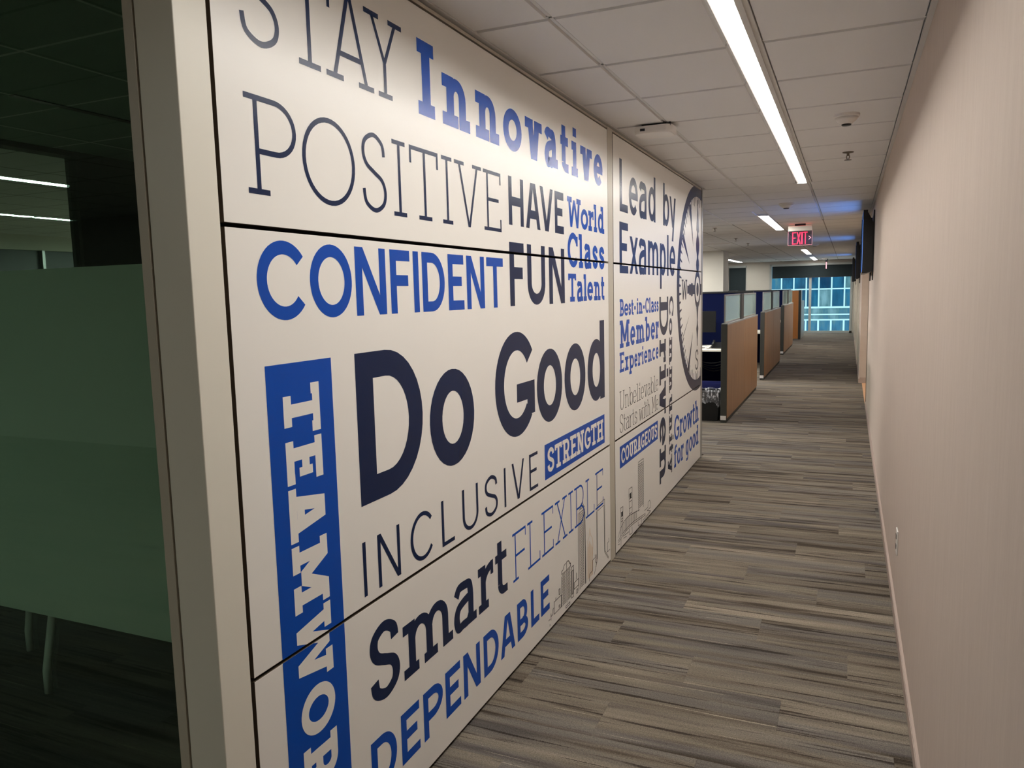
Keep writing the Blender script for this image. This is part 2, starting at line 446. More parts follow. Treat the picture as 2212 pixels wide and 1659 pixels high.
for bi, (a, b) in enumerate(BAY):
    for zi, (z0, z1) in enumerate(Z):
        p = part(B(-1.285, XL, a, b, z0, z1), 'wall_panel', 'panel', wall, .0012,
                 label='%s white printed panel of the %s bay' % (['bottom', 'middle', 'top'][zi], ['near', 'far'][bi]))
        p.data.materials.append(M['panel_edge'])
        for f_ in p.data.polygons:
            if f_.normal.x < .9: f_.material_index = 1
        panels[(bi, zi)] = (p, a, b, z0, z1)

# ---- lettering engine: every glyph is drawn from strokes in metres
def arc(cx, cz, rx, rz, a0, a1, n=18):
    return [(cx + rx * math.cos(math.radians(a0 + (a1 - a0) * i / n)), cz + rz * math.sin(math.radians(a0 + (a1 - a0) * i / n))) for i in range(n + 1)]
def cat(pts, n=6):
    out = []; P = [pts[0]] + list(pts) + [pts[-1]]
    for i in range(1, len(P) - 2):
        p0, p1, p2, p3 = P[i - 1], P[i], P[i + 1], P[i + 2]
        for k in range(n):
            t = k / n
            out.append(tuple(.5 * ((2 * p1[c]) + (-p0[c] + p2[c]) * t + (2 * p0[c] - 5 * p1[c] + 4 * p2[c] - p3[c]) * t * t + (-p0[c] + 3 * p1[c] - 3 * p2[c] + p3[c]) * t ** 3) for c in (0, 1)))
    out.append(pts[-1]); return out
class Glyph:
    def __init__(s, w, h, tv, th): s.w, s.h, s.tv, s.th = w, h, tv, th; s.p = []
    def R(s, x0, z0, x1, z1): s.p.append([[(x0, z0), (x1, z0), (x1, z1), (x0, z1)]])
    def P(s, *pts): s.p.append([list(pts)])
    def ST(s, pts, closed=False, k=1.0):
        n = len(pts); L = []; Rr = []
        for i in range(n):
            if closed: a, b = pts[(i - 1) % n], pts[(i + 1) % n]
            else: a, b = pts[max(i - 1, 0)], pts[min(i + 1, n - 1)]
            dx, dz = b[0] - a[0], b[1] - a[1]; l = math.hypot(dx, dz) or 1e-9; dx /= l; dz /= l
            t = .5 * k * math.sqrt((s.tv * dz) ** 2 + (s.th * dx) ** 2)
            L.append((pts[i][0] - dz * t, pts[i][1] + dx * t)); Rr.append((pts[i][0] + dz * t, pts[i][1] - dx * t))
        q = []
        for i in range(n if closed else n - 1):
            j = (i + 1) % n; q.append([Rr[i], Rr[j], L[j], L[i]])
        s.p.append(q)
def glyph(ch, w, h, xh, tv, th, slab, desc=None):
    g = Glyph(w, h, tv, th); R, P, ST = g.R, g.P, g.ST
    d = desc if desc else .27 * h
    e = min(.13 * h, .17 * w) if slab else 0
    a, b = tv / 2, th / 2
    def lstem(H_, top=True, foot=True, z0=0):
        R(e, z0, e + tv, H_)
        if slab and foot: R(0, z0, 2 * e + tv, z0 + th)
        if slab and top: R(0, H_ - th, 2 * e + tv if top == 2 else e + tv * .6, H_)
    def rstem(H_, top=False, foot=False):
        R(w - e - tv, 0, w - e, H_)
        if slab and foot: R(w - 2 * e - tv, 0, w, th)
        if slab and top: R(w - 2 * e - tv, H_ - th, w, H_)
    def diag(x0, z0, x1, z1, t): P((x0, z0), (x0 + t, z0), (x1 + t, z1), (x1, z1))
    if ch == '-': R(0, xh * .42, w, xh * .42 + th * 1.3)
    elif ch == 'I':
        if slab: R(w / 2 - a, 0, w / 2 + a, h); R(0, 0, w, th); R(0, h - th, w, h)
        else: R(0, 0, w, h)
    elif ch == 'T':
        R(w / 2 - a, 0, w / 2 + a, h); R(0, h - th, w, h)
        if slab:
            tk = tv * .82; R(0, h * .76, tk, h); R(w - tk, h * .76, w, h); R(w / 2 - a - e * 1.2, 0, w / 2 + a + e * 1.2, th)
    elif ch in 'EFL':
        lstem(h, 2 if ch == 'L' else 1)
        tk = tv * .75
        if ch != 'L':
            R(0 if slab else 0, h - th, w, h); R(e, h * .52 - b, w * (.86 if ch == 'E' else .9), h * .52 + b)
            if slab: R(w - tk, h * .80, w, h); (R(w * .86 - tk * .9, h * .52 - th * .9, w * .86, h * .52 + th * .9) if th > .027 else None)
        if ch != 'F':
            R(0, 0, w, th)
            if slab: R(w - tk, 0, w, h * .21)
    elif ch == 'H':
        lstem(h, 2); rstem(h, True, True); R(e, h * .5 - b, w - e, h * .5 + b)
    elif ch in 'PRBD':
        if ch == 'D': lo, xb = b, w
        else: lo, xb = h * .44, w
        R(e, 0, e + tv, h)
        if slab and ch in 'PR': R(0, 0, 2 * e + tv, th)
        xr = w - a if ch in 'PD' else (w * .93 - a if ch == 'R' else w * .94 - a)
        xm = e + (w - e) * (.42 if ch == 'D' else .48)
        zt, zb = h - b, lo
        x0 = 0 if slab else e
        ST([(x0, zt), ((x0 + xm) / 2, zt)] + arc(xm, (zt + zb) / 2, xr - xm, (zt - zb) / 2, 90, -90) + [((e + xm) / 2, zb), (e if ch != 'D' or not slab else 0, zb)])
        if ch == 'B':
            xr = w - a; zt2 = lo + .02 * h; ST(arc(xm, (zt2 + b) / 2, xr - xm, (zt2 - b) / 2, 90, -90) + [(0 if slab else e, b)])
        if ch == 'R':
            diag(w - e * .6 - tv * 1.1, 0, xm - tv * .3, lo, tv * 1.08)
            if slab: R(w - e - tv * 1.3, 0, w, th)
    elif ch == 'C': 
        rx = (w - tv) / 1.80; ST(arc(a + rx, h / 2, rx, h / 2 - b, 38, 322, 40))
        if slab and tv > .02: R(w - tv * .75, h * .62, w - tv * .0, h * .90)
    elif ch == 'G':
        rx = (w - tv) / 1.86; ST(arc(a + rx, h / 2, rx, h / 2 - b, 36, 318, 40)); R(w - tv, h * .17, w, h * .5); R(w * .52, h * .5 - th, w, h * .5)
    elif ch == 'O': ST(arc(w / 2, h / 2, w / 2 - a, h / 2 - b, 0, 360, 44)[:-1], True)
    elif ch == 'U':
        x0, x1 = e + a, w - e - a; c = h * .36
        ST([(x0, h), (x0, (h + c) / 2)] + arc((x0 + x1) / 2, c, (x1 - x0) / 2, c - b, 180, 360) + [(x1, (h + c) / 2), (x1, h)])
        if slab: R(0, h - th, 2 * e + tv, h); R(w - 2 * e - tv, h - th, w, h)
    elif ch in 'Ss':
        HH = h if ch == 'S' else xh
        sk = [(.95, .74), (.88, .90), (.52, 1), (.14, .91), (.05, .745), (.18, .60), (.5, .505), (.84, .41), (.97, .255), (.87, .09), (.5, 0), (.12, .09), (.03, .27)]
        ST(cat([(a + u * (w - tv), b + v * (HH - th)) for u, v in sk]))
    elif ch == 'A':
        tx = tv * 1.06; ap = max(tx * .8, tx / 2); x0 = e * .9
        diag(x0, 0, w / 2 - ap, h, tx); diag(w - x0 - tx, 0, w / 2 + ap - tx, h, tx)
        zc = h * .31; fr = zc / h; xl = x0 + (w / 2 - ap - x0) * fr + tx * .5; R(xl, zc - b, w - xl, zc + b)
        if slab: R(0, 0, 2 * e + tx, th); R(w - 2 * e - tx, 0, w, th)
    elif ch in 'Vv':
        HH = h if ch == 'V' else xh; tx = tv * 1.06; ap = tx * .62; x0 = e * .9
        diag(w / 2 - ap, 0, x0, HH, tx); diag(w / 2 + ap - tx, 0, w - x0 - tx, HH, tx)
        if slab: R(0, HH - th, min(2 * e + tx, w * .46), HH); R(max(w - 2 * e - tx, w * .54), HH - th, w, HH)
    elif ch in 'Ww':
        HH = h if ch == 'W' else xh; tx = tv * .95; x0 = e * .6; q = .27
        diag(w * q - tx * .5, 0, x0, HH, tx); diag(w * q - tx * .5, 0, w / 2 - tx * .5, HH * .92, tx)
        diag(w * (1 - q) - tx * .5, 0, w / 2 - tx * .5, HH * .92, tx); diag(w * (1 - q) - tx * .5, 0, w - x0 - tx, HH, tx)
        if slab: R(0, HH - th, min(2 * e + tx, w * .34), HH); R(max(w - 2 * e - tx, w * .66), HH - th, w, HH)
    elif ch == 'M':
        R(e, 0, e + tv, h); R(w - e - tv, 0, w - e, h)
        tx = tv * 1.1; diag(w / 2 - tx / 2, h * .22 if slab else 0, e, h, tx); diag(w / 2 - tx / 2, h * .22 if slab else 0, w - e - tx, h, tx)
        if slab: R(0, 0, 2 * e + tv, th); R(w - 2 * e - tv, 0, w, th); R(0, h - th, e + tv, h); R(w - e - tv, h - th, w, h)
    elif ch == 'N':
        R(e, 0, e + tv, h); R(w - e - tv, 0, w - e, h); tx = tv * 1.15; diag(w - e - tx, 0, e, h, tx)
        if slab: R(0, 0, 2 * e + tv, th); R(0, h - th, e + tv, h); R(w - 2 * e - tv, h - th, w, h)
    elif ch in 'Xx':
        HH = h if ch == 'X' else xh; tx = tv * 1.1; x0 = e * .8
        diag(x0, 0, w - x0 - tx, HH, tx); diag(w - x0 - tx, 0, x0, HH, tx)
        if slab:
            sw = min(2 * e + tx, w * .44)
            for x_ in (0, w - sw): R(x_, 0, x_ + sw, th); R(x_, HH - th, x_ + sw, HH)
    elif ch == 'Y':
        tx = tv * 1.02; R(w / 2 - a, 0, w / 2 + a, h * .47); x0 = e * .9
        diag(w / 2 - tx / 2, h * .43, x0, h, tx); diag(w / 2 - tx / 2, h * .43, w - x0 - tx, h, tx)
        if slab: R(0, h - th, 2 * e + tx, h); R(w - 2 * e - tx, h - th, w, h); R(w / 2 - a - e, 0, w / 2 + a + e, th)
    elif ch == 'K':
        lstem(h, 2); tx = tv * 1.1; diag(e + tv * .6, h * .36, w - e * .5 - tx, h, tx); diag(w - e * .5 - tx, 0, e + (w - e) * .32, h * .52, tx)
        if slab: R(w - 2 * e - tx * .7, 0, w, th); R(w - 2 * e - tx * .7, h - th, w, h)
    # lower case
    elif ch == 'o': ST(arc(w / 2, xh / 2, w / 2 - a, xh / 2 - b, 0, 360, 36)[:-1], True)
    elif ch in 'nhm':
        top = h if ch == 'h' else xh
        R(e, 0, e + tv, top)
        if slab: R(0, top - th, e + tv * .6, top); R(0, 0, (2 * e + tv) if ch != 'm' else e * 1.6 + tv, th)
        xs = [e + a, w - e - a] if ch != 'm' else [e + a, w / 2, w - e - a]
        for i in range(len(xs) - 1):
            x0, x1 = xs[i], xs[i + 1]; c = xh * .60
            ST(arc((x0 + x1) / 2, c, (x1 - x0) / 2, xh - b - c, 165, 0, 12) + [(x1, c * .5), (x1, 0)])
            if slab: R(x1 - a - (e * .5 if ch == 'm' and i == 0 else 0), 0, min(x1 + a + e, w), th)
    elif ch == 'u':
        x0, x1 = e + a, w - e - a; c = xh * .40
        ST([(x0, xh), (x0, (xh + c) / 2)] + arc((x0 + x1) / 2, c, (x1 - x0) / 2, c - b, 180, 345, 12)); R(x1 - a, 0, x1 + a, xh)
        if slab: R(0, xh - th, e + tv * .6, xh); R(x1 - a - e, xh - th, x1, xh); R(x1, 0, w, th)
    elif ch == 'r':
        R(e, 0, e + tv, xh)
        if slab: R(0, xh - th, e + tv * .6, xh); R(0, 0, min(2 * e + tv, w), th)
        ST(arc(w * .98, xh * .55, w * .98 - e - a, xh * .45 - b, 175, 95, 10))
        if slab and th > .012: R(w - tv * .6, xh - th * 1.7, w, xh)
    elif ch in 'il':
        top = xh if ch == 'i' else h; xc = w / 2 if slab else w / 2
        R(xc - a, 0, xc + a, top)
        if slab: R(0, top - th, xc, top); R(0, 0, w, th)
        if ch == 'i': R(xc - a, xh + (h - xh) * .36, xc + a, h)
    elif ch == 't':
        xc = w * .30 + a * .4; R(xc - a, xh * .28, xc + a, h * .93); R(0, xh - th, w * .96, xh)
        c = xh * .28; ST(arc(min(xc + w * .34, w * .8), c, min(xc + w * .34, w * .8) - xc, c - b, 180, 270, 10) + [(w, b)])
    elif ch == 'f':
        xc = w * .36; R(xc - a, 0, xc + a, h * .72); R(0, xh - th, w * .9, xh)
        if slab: R(0, 0, xc * 2, th)
        ST([(xc, h * .70)] + arc(xc + w * .34, h * .74, w * .34, h * .26 - b, 180, 90, 8) + [(w, h - b)])
    elif ch == 'a':
        xr = w - a - e * .8
        ST(cat([(w * .12, xh * .76), (w * .24, xh * .90), (w * .48, xh - b), (xr - tv * .25, xh * .86), (xr, xh * .62), (xr, xh * .3), (xr, 0)]))
        ST(cat([(xr, xh * .60), (w * .55, xh * .59), (a + w * .10, xh * .50), (a, xh * .29), (a + w * .08, xh * .09), (w * .38, b), (xr - tv * .6, xh * .10), (xr, xh * .24)]))
        if slab: R(xr, 0, w, th)
    elif ch in 'ec':
        ST(arc(w / 2, xh / 2, w / 2 - a, xh / 2 - b, 0 if ch == 'e' else 42, 318, 32))
        if ch == 'e': R(tv * .8, xh * .5 - th * .45, w - tv * .05, xh * .5 + th * .45)
    elif ch in 'dbpqg':
        left = ch in 'bp'
        xs = e + a if left else w - e - a
        z0, z1 = (0, h) if ch in 'db' else (-d, xh)
        if ch == 'g': z0 = -d * .35
        R(xs - a, z0, xs + a, z1)
        c0, c1 = (xs, w - a) if left else (a, xs)
        ST(arc((c0 + c1) / 2, xh / 2, (c1 - c0) / 2, xh / 2 - b, 0, 360, 32)[:-1], True)
        if slab:
            if ch == 'd': R(xs - a - e, z1 - th, xs, z1); R(xs, 0, w, th)
            if ch == 'b': R(0, z1 - th, xs, z1)
            if ch == 'p': R(0, z1 - th, xs, z1); R(0, z0, xs + a + e, z0 + th)
        if ch == 'g': ST(arc((c0 + c1) / 2, z0, (c1 - c0) / 2, d * .65 - b, 0, -150, 14))
    elif ch == 'y':
        tx = tv * 1.0
        diag(w * .5 - tx * .35, xh * .02, 0 + (e * .6), xh, tx)
        x_b = w * .5 - (w * .5) * (d / xh) * .62
        P((x_b, -d), (x_b + tx, -d), (w - e * .6, xh), (w - e * .6 - tx, xh))
        if slab: R(0, xh - th, 2 * e + tx, xh); R(w - 2 * e - tx, xh - th, w, xh); R(x_b - e, -d, x_b + tx, -d + th)
    return g.p

NATW = dict(A=.72, B=.66, C=.66, D=.70, E=.62, F=.6, G=.7, H=.78, I=.36, K=.72, L=.58, M=.92, N=.78, O=.72, P=.64, R=.7, S=.6, T=.66, U=.74, V=.7, W=.98,
            a=.55, b=.58, c=.5, d=.58, e=.52, f=.4, g=.55, h=.62, i=.32, l=.32, m=.92, n=.62, o=.54, r=.44, s=.48, t=.38, u=.62, v=.58, w=.84, y=.58)
NATW[' '] = .26
def auto(word, x0, x1, gap=.055):
    tot = sum(NATW[c] for c in word) + gap * (len(word) - 1); k = (x1 - x0) / tot; x = x0; out = []
    for c in word:
        if c != ' ': out.append((c, x, x + NATW[c] * k))
        x += (NATW[c] + gap) * k
    return out

SURF = XL + .0004
def print_mesh(polys_layers, mt, label, name='lettering'):
    """polys_layers: list of (list of polys in wall (y, z), layer offset). Cuts at the panel joints, one object per panel."""
    for key, (p, a, b, z0, z1) in panels.items():
        bm = bmesh.new()
        for polys, off in polys_layers:
            for q in polys:
                ys = [c[0] for c in q]; zs = [c[1] for c in q]
                if max(ys) < a or min(ys) > b or max(zs) < z0 or min(zs) > z1: continue
                ar = sum(q[i][0] * q[(i + 1) % len(q)][1] - q[(i + 1) % len(q)][0] * q[i][1] for i in range(len(q)))
                if abs(ar) < 1e-10: continue
                if ar < 0: q = q[::-1]
                try: bm.faces.new([bm.verts.new((SURF + off, c[0], c[1])) for c in q])
                except Exception: pass
        if not bm.faces: bm.free(); continue
        for co, no in (((0, a, 0), (0, -1, 0)), ((0, b, 0), (0, 1, 0)), ((0, 0, z0), (0, 0, -1)), ((0, 0, z1), (0, 0, 1))):
            bmesh.ops.bisect_plane(bm, geom=bm.verts[:] + bm.edges[:] + bm.faces[:], plane_co=co, plane_no=no, clear_outer=True)
        if not bm.faces: bm.free(); continue
        bmesh.ops.remove_doubles(bm, verts=bm.verts, dist=1e-6)
        me = bpy.data.meshes.new(name); bm.to_mesh(me); bm.free(); me.materials.append(M[mt])
        o = bpy.data.objects.new(name, me); COL.objects.link(o); pt(o, p); o['label'] = label

def word(items, z0, z1, xh, tv, th, slab, mt, label, desc=None, base=0.0):
    lay = []; k = 0
    for ch, y0, y1 in items:
        for polys in glyph(ch, y1 - y0, z1 - z0, xh, tv, th, slab, desc):
            lay.append(([[(y0 + x, z0 + z) for x, z in q] for q in polys], base + .00002 * (k % 12))); k += 1
    print_mesh(lay, mt, label)
def word_down(items, yb, h, xh, tv, th, mt, label, base=0.0, desc=None):
    """text turned clockwise: reads downwards, letter tops point along +y"""
    lay = []; k = 0
    for ch, zt, zb in items:
        for polys in glyph(ch, zt - zb, h, xh, tv, th, True, desc):
            lay.append(([[(yb + z, zt - x) for x, z in q] for q in polys], base + .00002 * (k % 12))); k += 1
    print_mesh(lay, mt, label)
def rect_print(y0, y1, z0, z1, mt, label, off=0.0, name='colour_block'):
    print_mesh([([[(y0, z0), (y1, z0), (y1, z1), (y0, z1)]], off)], mt, label, name)

word([('S', 1.401, 1.540), ('T', 1.557, 1.741), ('A', 1.715, 1.936), ('Y', 1.897, 2.096)], 2.181, 2.409, 0, .0150, .0145, True, 'navy', 'thin navy slab capitals STAY')
word([('I', 2.186, 2.292), ('n', 2.345, 2.548), ('n', 2.596, 2.800), ('o', 2.841, 3.028), ('v', 3.066, 3.260), ('a', 3.293, 3.460), ('t', 3.501, 3.612), ('i', 3.660, 3.752), ('v', 3.795, 3.985), ('e', 4.017, 4.178)],
     2.176, 2.408, .166, .053, .042, True, 'blue', 'bold blue slab word Innovative')
word([('P', 1.401, 1.578), ('O', 1.598, 1.823), ('S', 1.853, 1.983), ('I', 2.017, 2.091), ('T', 2.116, 2.298), ('I', 2.323, 2.396), ('V', 2.415, 2.628), ('E', 2.646, 2.802)],
     1.845, 2.070, 0, .0140, .0130, True, 'navy', 'thin navy slab capitals POSITIVE')
word([('H', 2.877, 3.032), ('A', 3.057, 3.223), ('V', 3.222, 3.386), ('E', 3.409, 3.530)], 1.881, 2.074, 0, .034, .036, False, 'navy', 'condensed navy capitals HAVE')
word([('W', 3.585, 3.790), ('o', 3.790, 3.908), ('r', 3.915, 4.004), ('l', 4.010, 4.067), ('d', 4.084, 4.201)], 1.924, 2.069, .105, .030, .026, True, 'blue', 'blue slab word World')
word([('C', 3.581, 3.735), ('l', 3.751, 3.818), ('a', 3.841, 3.956), ('s', 3.979, 4.074), ('s', 4.096, 4.199)], 1.727, 1.898, .125, .035, .030, True, 'blue', 'blue slab word Class')
word([('T', 3.583, 3.703), ('a', 3.715, 3.811), ('l', 3.822, 3.873), ('e', 3.883, 3.983), ('n', 4.000, 4.117), ('t', 4.130, 4.192)], 1.558, 1.696, .100, .028, .024, True, 'blue', 'blue slab word Talent')
word([('C', 1.409, 1.584), ('O', 1.602, 1.783), ('N', 1.801, 1.955), ('F', 1.980, 2.093), ('I', 2.114, 2.147), ('D', 2.169, 2.319), ('E', 2.345, 2.462), ('N', 2.485, 2.632), ('T', 2.653, 2.805)],
     1.551, 1.743, 0, .034, .033, False, 'blue', 'blue sans capitals CONFIDENT')
word([('F', 2.872, 3.023), ('U', 3.060, 3.270), ('N', 3.320, 3.530)], 1.553, 1.812, 0, .047, .048, False, 'navy', 'navy condensed capitals FUN')
word([('D', 1.778, 2.140), ('o', 2.184, 2.514), ('G', 2.702, 3.116), ('o', 3.142, 3.472), ('o', 3.507, 3.833), ('d', 3.871, 4.180)], 1.007, 1.446, .341, .086, .077, False, 'navy', 'very large navy words Do Good')
word([('I', 1.773, 1.789), ('N', 1.849, 1.972), ('C', 2.034, 2.177), ('L', 2.240, 2.331), ('U', 2.396, 2.525), ('S', 2.579, 2.703), ('I', 2.764, 2.781), ('V', 2.844, 2.976), ('E', 3.034, 3.134)],
     .740, .902, 0, .0165, .0140, False, 'navy', 'light navy capitals INCLUSIVE')
rect_print(3.222, 4.170, .745, .910, 'blue', 'blue block behind the word STRENGTH')
word(auto('STRENGTH', 3.255, 4.142), .770, .886, 0, .0245, .019, True, 'panel', 'white slab capitals STRENGTH', base=.0003)
word([('F', 2.833, 2.977), ('L', 2.997, 3.143), ('E', 3.167, 3.317), ('X', 3.342, 3.513), ('I', 3.536, 3.606), ('B', 3.627, 3.785), ('L', 3.811, 3.962), ('E', 3.983, 4.129)],
     .395, .605, 0, .0100, .0105, True, 'blue', 'thin blue slab capitals FLEXIBLE')
word([('S', 1.778, 1.947), ('m', 1.966, 2.294), ('a', 2.305, 2.484), ('r', 2.504, 2.640), ('t', 2.660, 2.774)], .389, .632, .178, .042, .033, True, 'navy', 'bold navy slab word Smart')
word([('D', 1.768, 1.906), ('E', 1.934, 2.046), ('P', 2.073, 2.206), ('E', 2.226, 2.338), ('N', 2.364, 2.502), ('D', 2.534, 2.672), ('A', 2.691, 2.837), ('B', 2.865, 2.983), ('L', 3.019, 3.116), ('E', 3.139, 3.250)],
     .120, .288, 0, .032, .030, False, 'blue', 'blue sans capitals DEPENDABLE')
rect_print(1.417, 1.671, .11, 1.445, 'blue', 'tall blue block behind the word TEAMWORK')
word_down([('T', 1.388, 1.262), ('E', 1.250, 1.140), ('A', 1.129, .991), ('M', .981, .805), ('W', .796, .604), ('O', .590, .457), ('R', .436, .308), ('K', .298, .168)],
          1.473, .141, 0, .034, .029, 'panel', 'white slab capitals TEAMWORK reading downwards', base=.0003)
# far bay
word([('L', 4.523, 4.708), ('e', 4.736, 4.956), ('a', 4.991, 5.190), ('d', 5.242, 5.452), ('b', 5.697, 5.906), ('y', 5.920, 6.144)], 2.080, 2.387, .234, .053, .047, False, 'navy', 'navy sans words Lead by', desc=.10)
word([('E', 4.513, 4.710), ('x', 4.747, 4.955), ('a', 4.977, 5.172), ('m', 5.228, 5.538), ('p', 5.594, 5.786), ('l', 5.834, 5.882), ('e', 5.920, 6.131)], 1.713, 2.018, .232, .052, .046, False, 'navy', 'navy sans word Example', desc=.097)
word([('B', 4.507, 4.600), ('e', 4.610, 4.706), ('s', 4.712, 4.768), ('t', 4.779, 4.833), ('-', 4.850, 4.888), ('i', 4.917, 4.957), ('n', 4.971, 5.068), ('-', 5.085, 5.127), ('C', 5.147, 5.242), ('l', 5.258, 5.298), ('a', 5.317, 5.401), ('s', 5.413, 5.472), ('s', 5.483, 5.545)],
     1.453, 1.557, .076, .025, .017, True, 'blue', 'small blue slab words Best-in-Class')
word([('M', 4.505, 4.730), ('e', 4.749, 4.873), ('m', 4.896, 5.119), ('b', 5.137, 5.277), ('e', 5.305, 5.429), ('r', 5.450, 5.548)], 1.260, 1.428, .122, .040, .027, True, 'blue', 'blue slab word Member')
word([('E', 4.497, 4.600), ('x', 4.617, 4.703), ('p', 4.721, 4.832), ('e', 4.849, 4.925), ('r', 4.940, 5.040), ('i', 5.050, 5.091), ('e', 5.110, 5.201), ('n', 5.218, 5.328), ('c', 5.347, 5.445), ('e', 5.459, 5.539)],
     1.112, 1.234, .087, .027, .019, True, 'blue', 'blue slab word Experience')
word(auto('Unbelievable', 4.489, 5.532), .879, .997, .084, .0085, .0045, True, 'line', 'thin dark word Unbelievable')
word(auto('Starts with Me', 4.490, 5.531), .738, .853, .080, .0085, .0045, True, 'line', 'thin dark words Starts with Me')
rect_print(4.486, 5.514, .520, .657, 'blue', 'blue block behind the word COURAGEOUS')
word(auto('COURAGEOUS', 4.518, 5.488), .541, .638, 0, .0235, .0165, True, 'panel', 'white slab capitals COURAGEOUS', base=.0003)
word(auto('Growth', 6.100, 7.203), .384, .590, .150, .044, .028, True, 'blue', 'bold blue slab word Growth')
word(auto('for good', 6.098, 7.203), .168, .352, .135, .042, .025, True, 'blue', 'bold blue slab words for good')
word_down([('D', 1.557, 1.271), ('r', 1.241, 1.067), ('i', 1.048, .905), ('v', .923, .672), ('e', .654, .438), ('n', .427, .157)], 5.573, .300, .212, .062, .046, 'navy', 'bold navy slab word Driven reading downwards')
word_down([('C', 1.559, 1.404), ('o', 1.390, 1.257), ('m', 1.241, 1.029), ('m', 1.011, .807), ('u', .790, .642), ('n', .627, .487), ('i', .473, .400), ('t', .390, .320), ('y', .310, .158)],
          5.906, .160, .108, .036, .026, 'navy', 'navy slab word Community reading downwards')

# ---- compass
CY, CZ = 7.117, 1.606
def ring(r0_, r1_, n=96, a0=0, a1=360):
    q = []
    for i in range(n):
        t0, t1 = math.radians(a0 + (a1 - a0) * i / n), math.radians(a0 + (a1 - a0) * (i + 1) / n)
        q.append([(CY + r * math.cos(t), CZ + r * math.sin(t)) for r, t in ((r0_, t0), (r1_, t0), (r1_, t1), (r0_, t1))])
    return q
lay = [(ring(.822, .920), 0)]
tk = []
for k in range(0, 360, 5):
    t = math.radians(k + 2.5); c, s_ = math.cos(t), math.sin(t); hw = .011; r0_, r1_ = .825, (.765 if k % 10 else .745)
    tk.append([(CY + r0_ * c - hw * s_, CZ + r0_ * s_ + hw * c), (CY + r0_ * c + hw * s_, CZ + r0_ * s_ - hw * c), (CY + r1_ * c + hw * s_ * .6, CZ + r1_ * s_ - hw * c * .6), (CY + r1_ * c - hw * s_ * .6, CZ + r1_ * s_ + hw * c * .6)])
lay.append((tk, .00002))
wd = [[(6.690, 2.318), (6.790, 2.336), (6.906, 1.979)], [(6.405, 2.02), (6.462, 2.075), (6.737, 1.820)], [(6.395, 1.185), (6.484, 1.224), (6.744, 1.391)], [(6.650, .925), (6.720, .890), (6.902, 1.235)],
      [(7.44, .89), (7.50, .92), (7.30, 1.235)]]
lay.append((wd, .00004))
def spindle(prof):
    q = []
    for (z0_, w0), (z1_, w1) in zip(prof, prof[1:]):
        q.append([(CY - w0, z0_), (CY + w0, z0_), (CY + w1, z1_), (CY - w1, z1_)])
    return q
lay.append((spindle([(2.404, .012), (2.33, .014), (2.25, .034), (2.20, .058), (2.135, .066), (2.110, .030), (2.095, .030), (2.06, .062), (2.01, .082), (1.96, .072), (1.905, .034), (1.885, .036), (1.86, .062), (1.825, .074), (1.79, .060), (1.762, .036), (1.74, .06)]), .00006))
lay.append((spindle([(1.47, .06), (1.44, .050), (1.40, .036), (1.33, .020), (1.29, .028), (1.25, .052), (1.21, .034), (1.15, .016), (1.092, .012)]), .00006))
lay.append(([[(CY + .152 * math.cos(t), CZ + .168 * math.sin(t)) for t in [math.radians(i * 9) for i in range(40)]]], .00008))
lay.append(([[(6.633, CZ - .034), (6.71, CZ - .034), (6.72, CZ - .046), (6.801, CZ - .046), (6.82, CZ - .060), (6.87, CZ - .056), (6.89, CZ - .040), (7.0, CZ - .040), (7.0, CZ + .040), (6.89, CZ + .040), (6.87, CZ + .056), (6.82, CZ + .060), (6.801, CZ + .046), (6.72, CZ + .046), (6.71, CZ + .034), (6.633, CZ + .034)],
             [(7.2, CZ - .05), (7.32, CZ - .05), (7.32, CZ + .05), (7.2, CZ + .05)]], .0001))
print_mesh(lay, 'navy', 'large navy compass dial cut off by the wall end', 'compass_print')
print_mesh([([[(CY + .108 * math.cos(t), CZ + .116 * math.sin(t)) for t in [math.radians(i * 9) for i in range(40)]]], .0003)], 'panel', 'white ring in the compass hub', 'compass_print')
print_mesh([([[(CY + .058 * math.cos(t), CZ + .062 * math.sin(t)) for t in [math.radians(i * 9) for i in range(40)]]], .0005)], 'navy', 'dark core of the compass hub', 'compass_print')
word([('W', 6.392, 6.626)], 1.524, 1.690, 0, .032, .014, True, 'line', 'dark compass letter W')
word([('S', 7.020, 7.178)], .873, 1.062, 0, .030, .018, False, 'line', 'dark compass letter S')

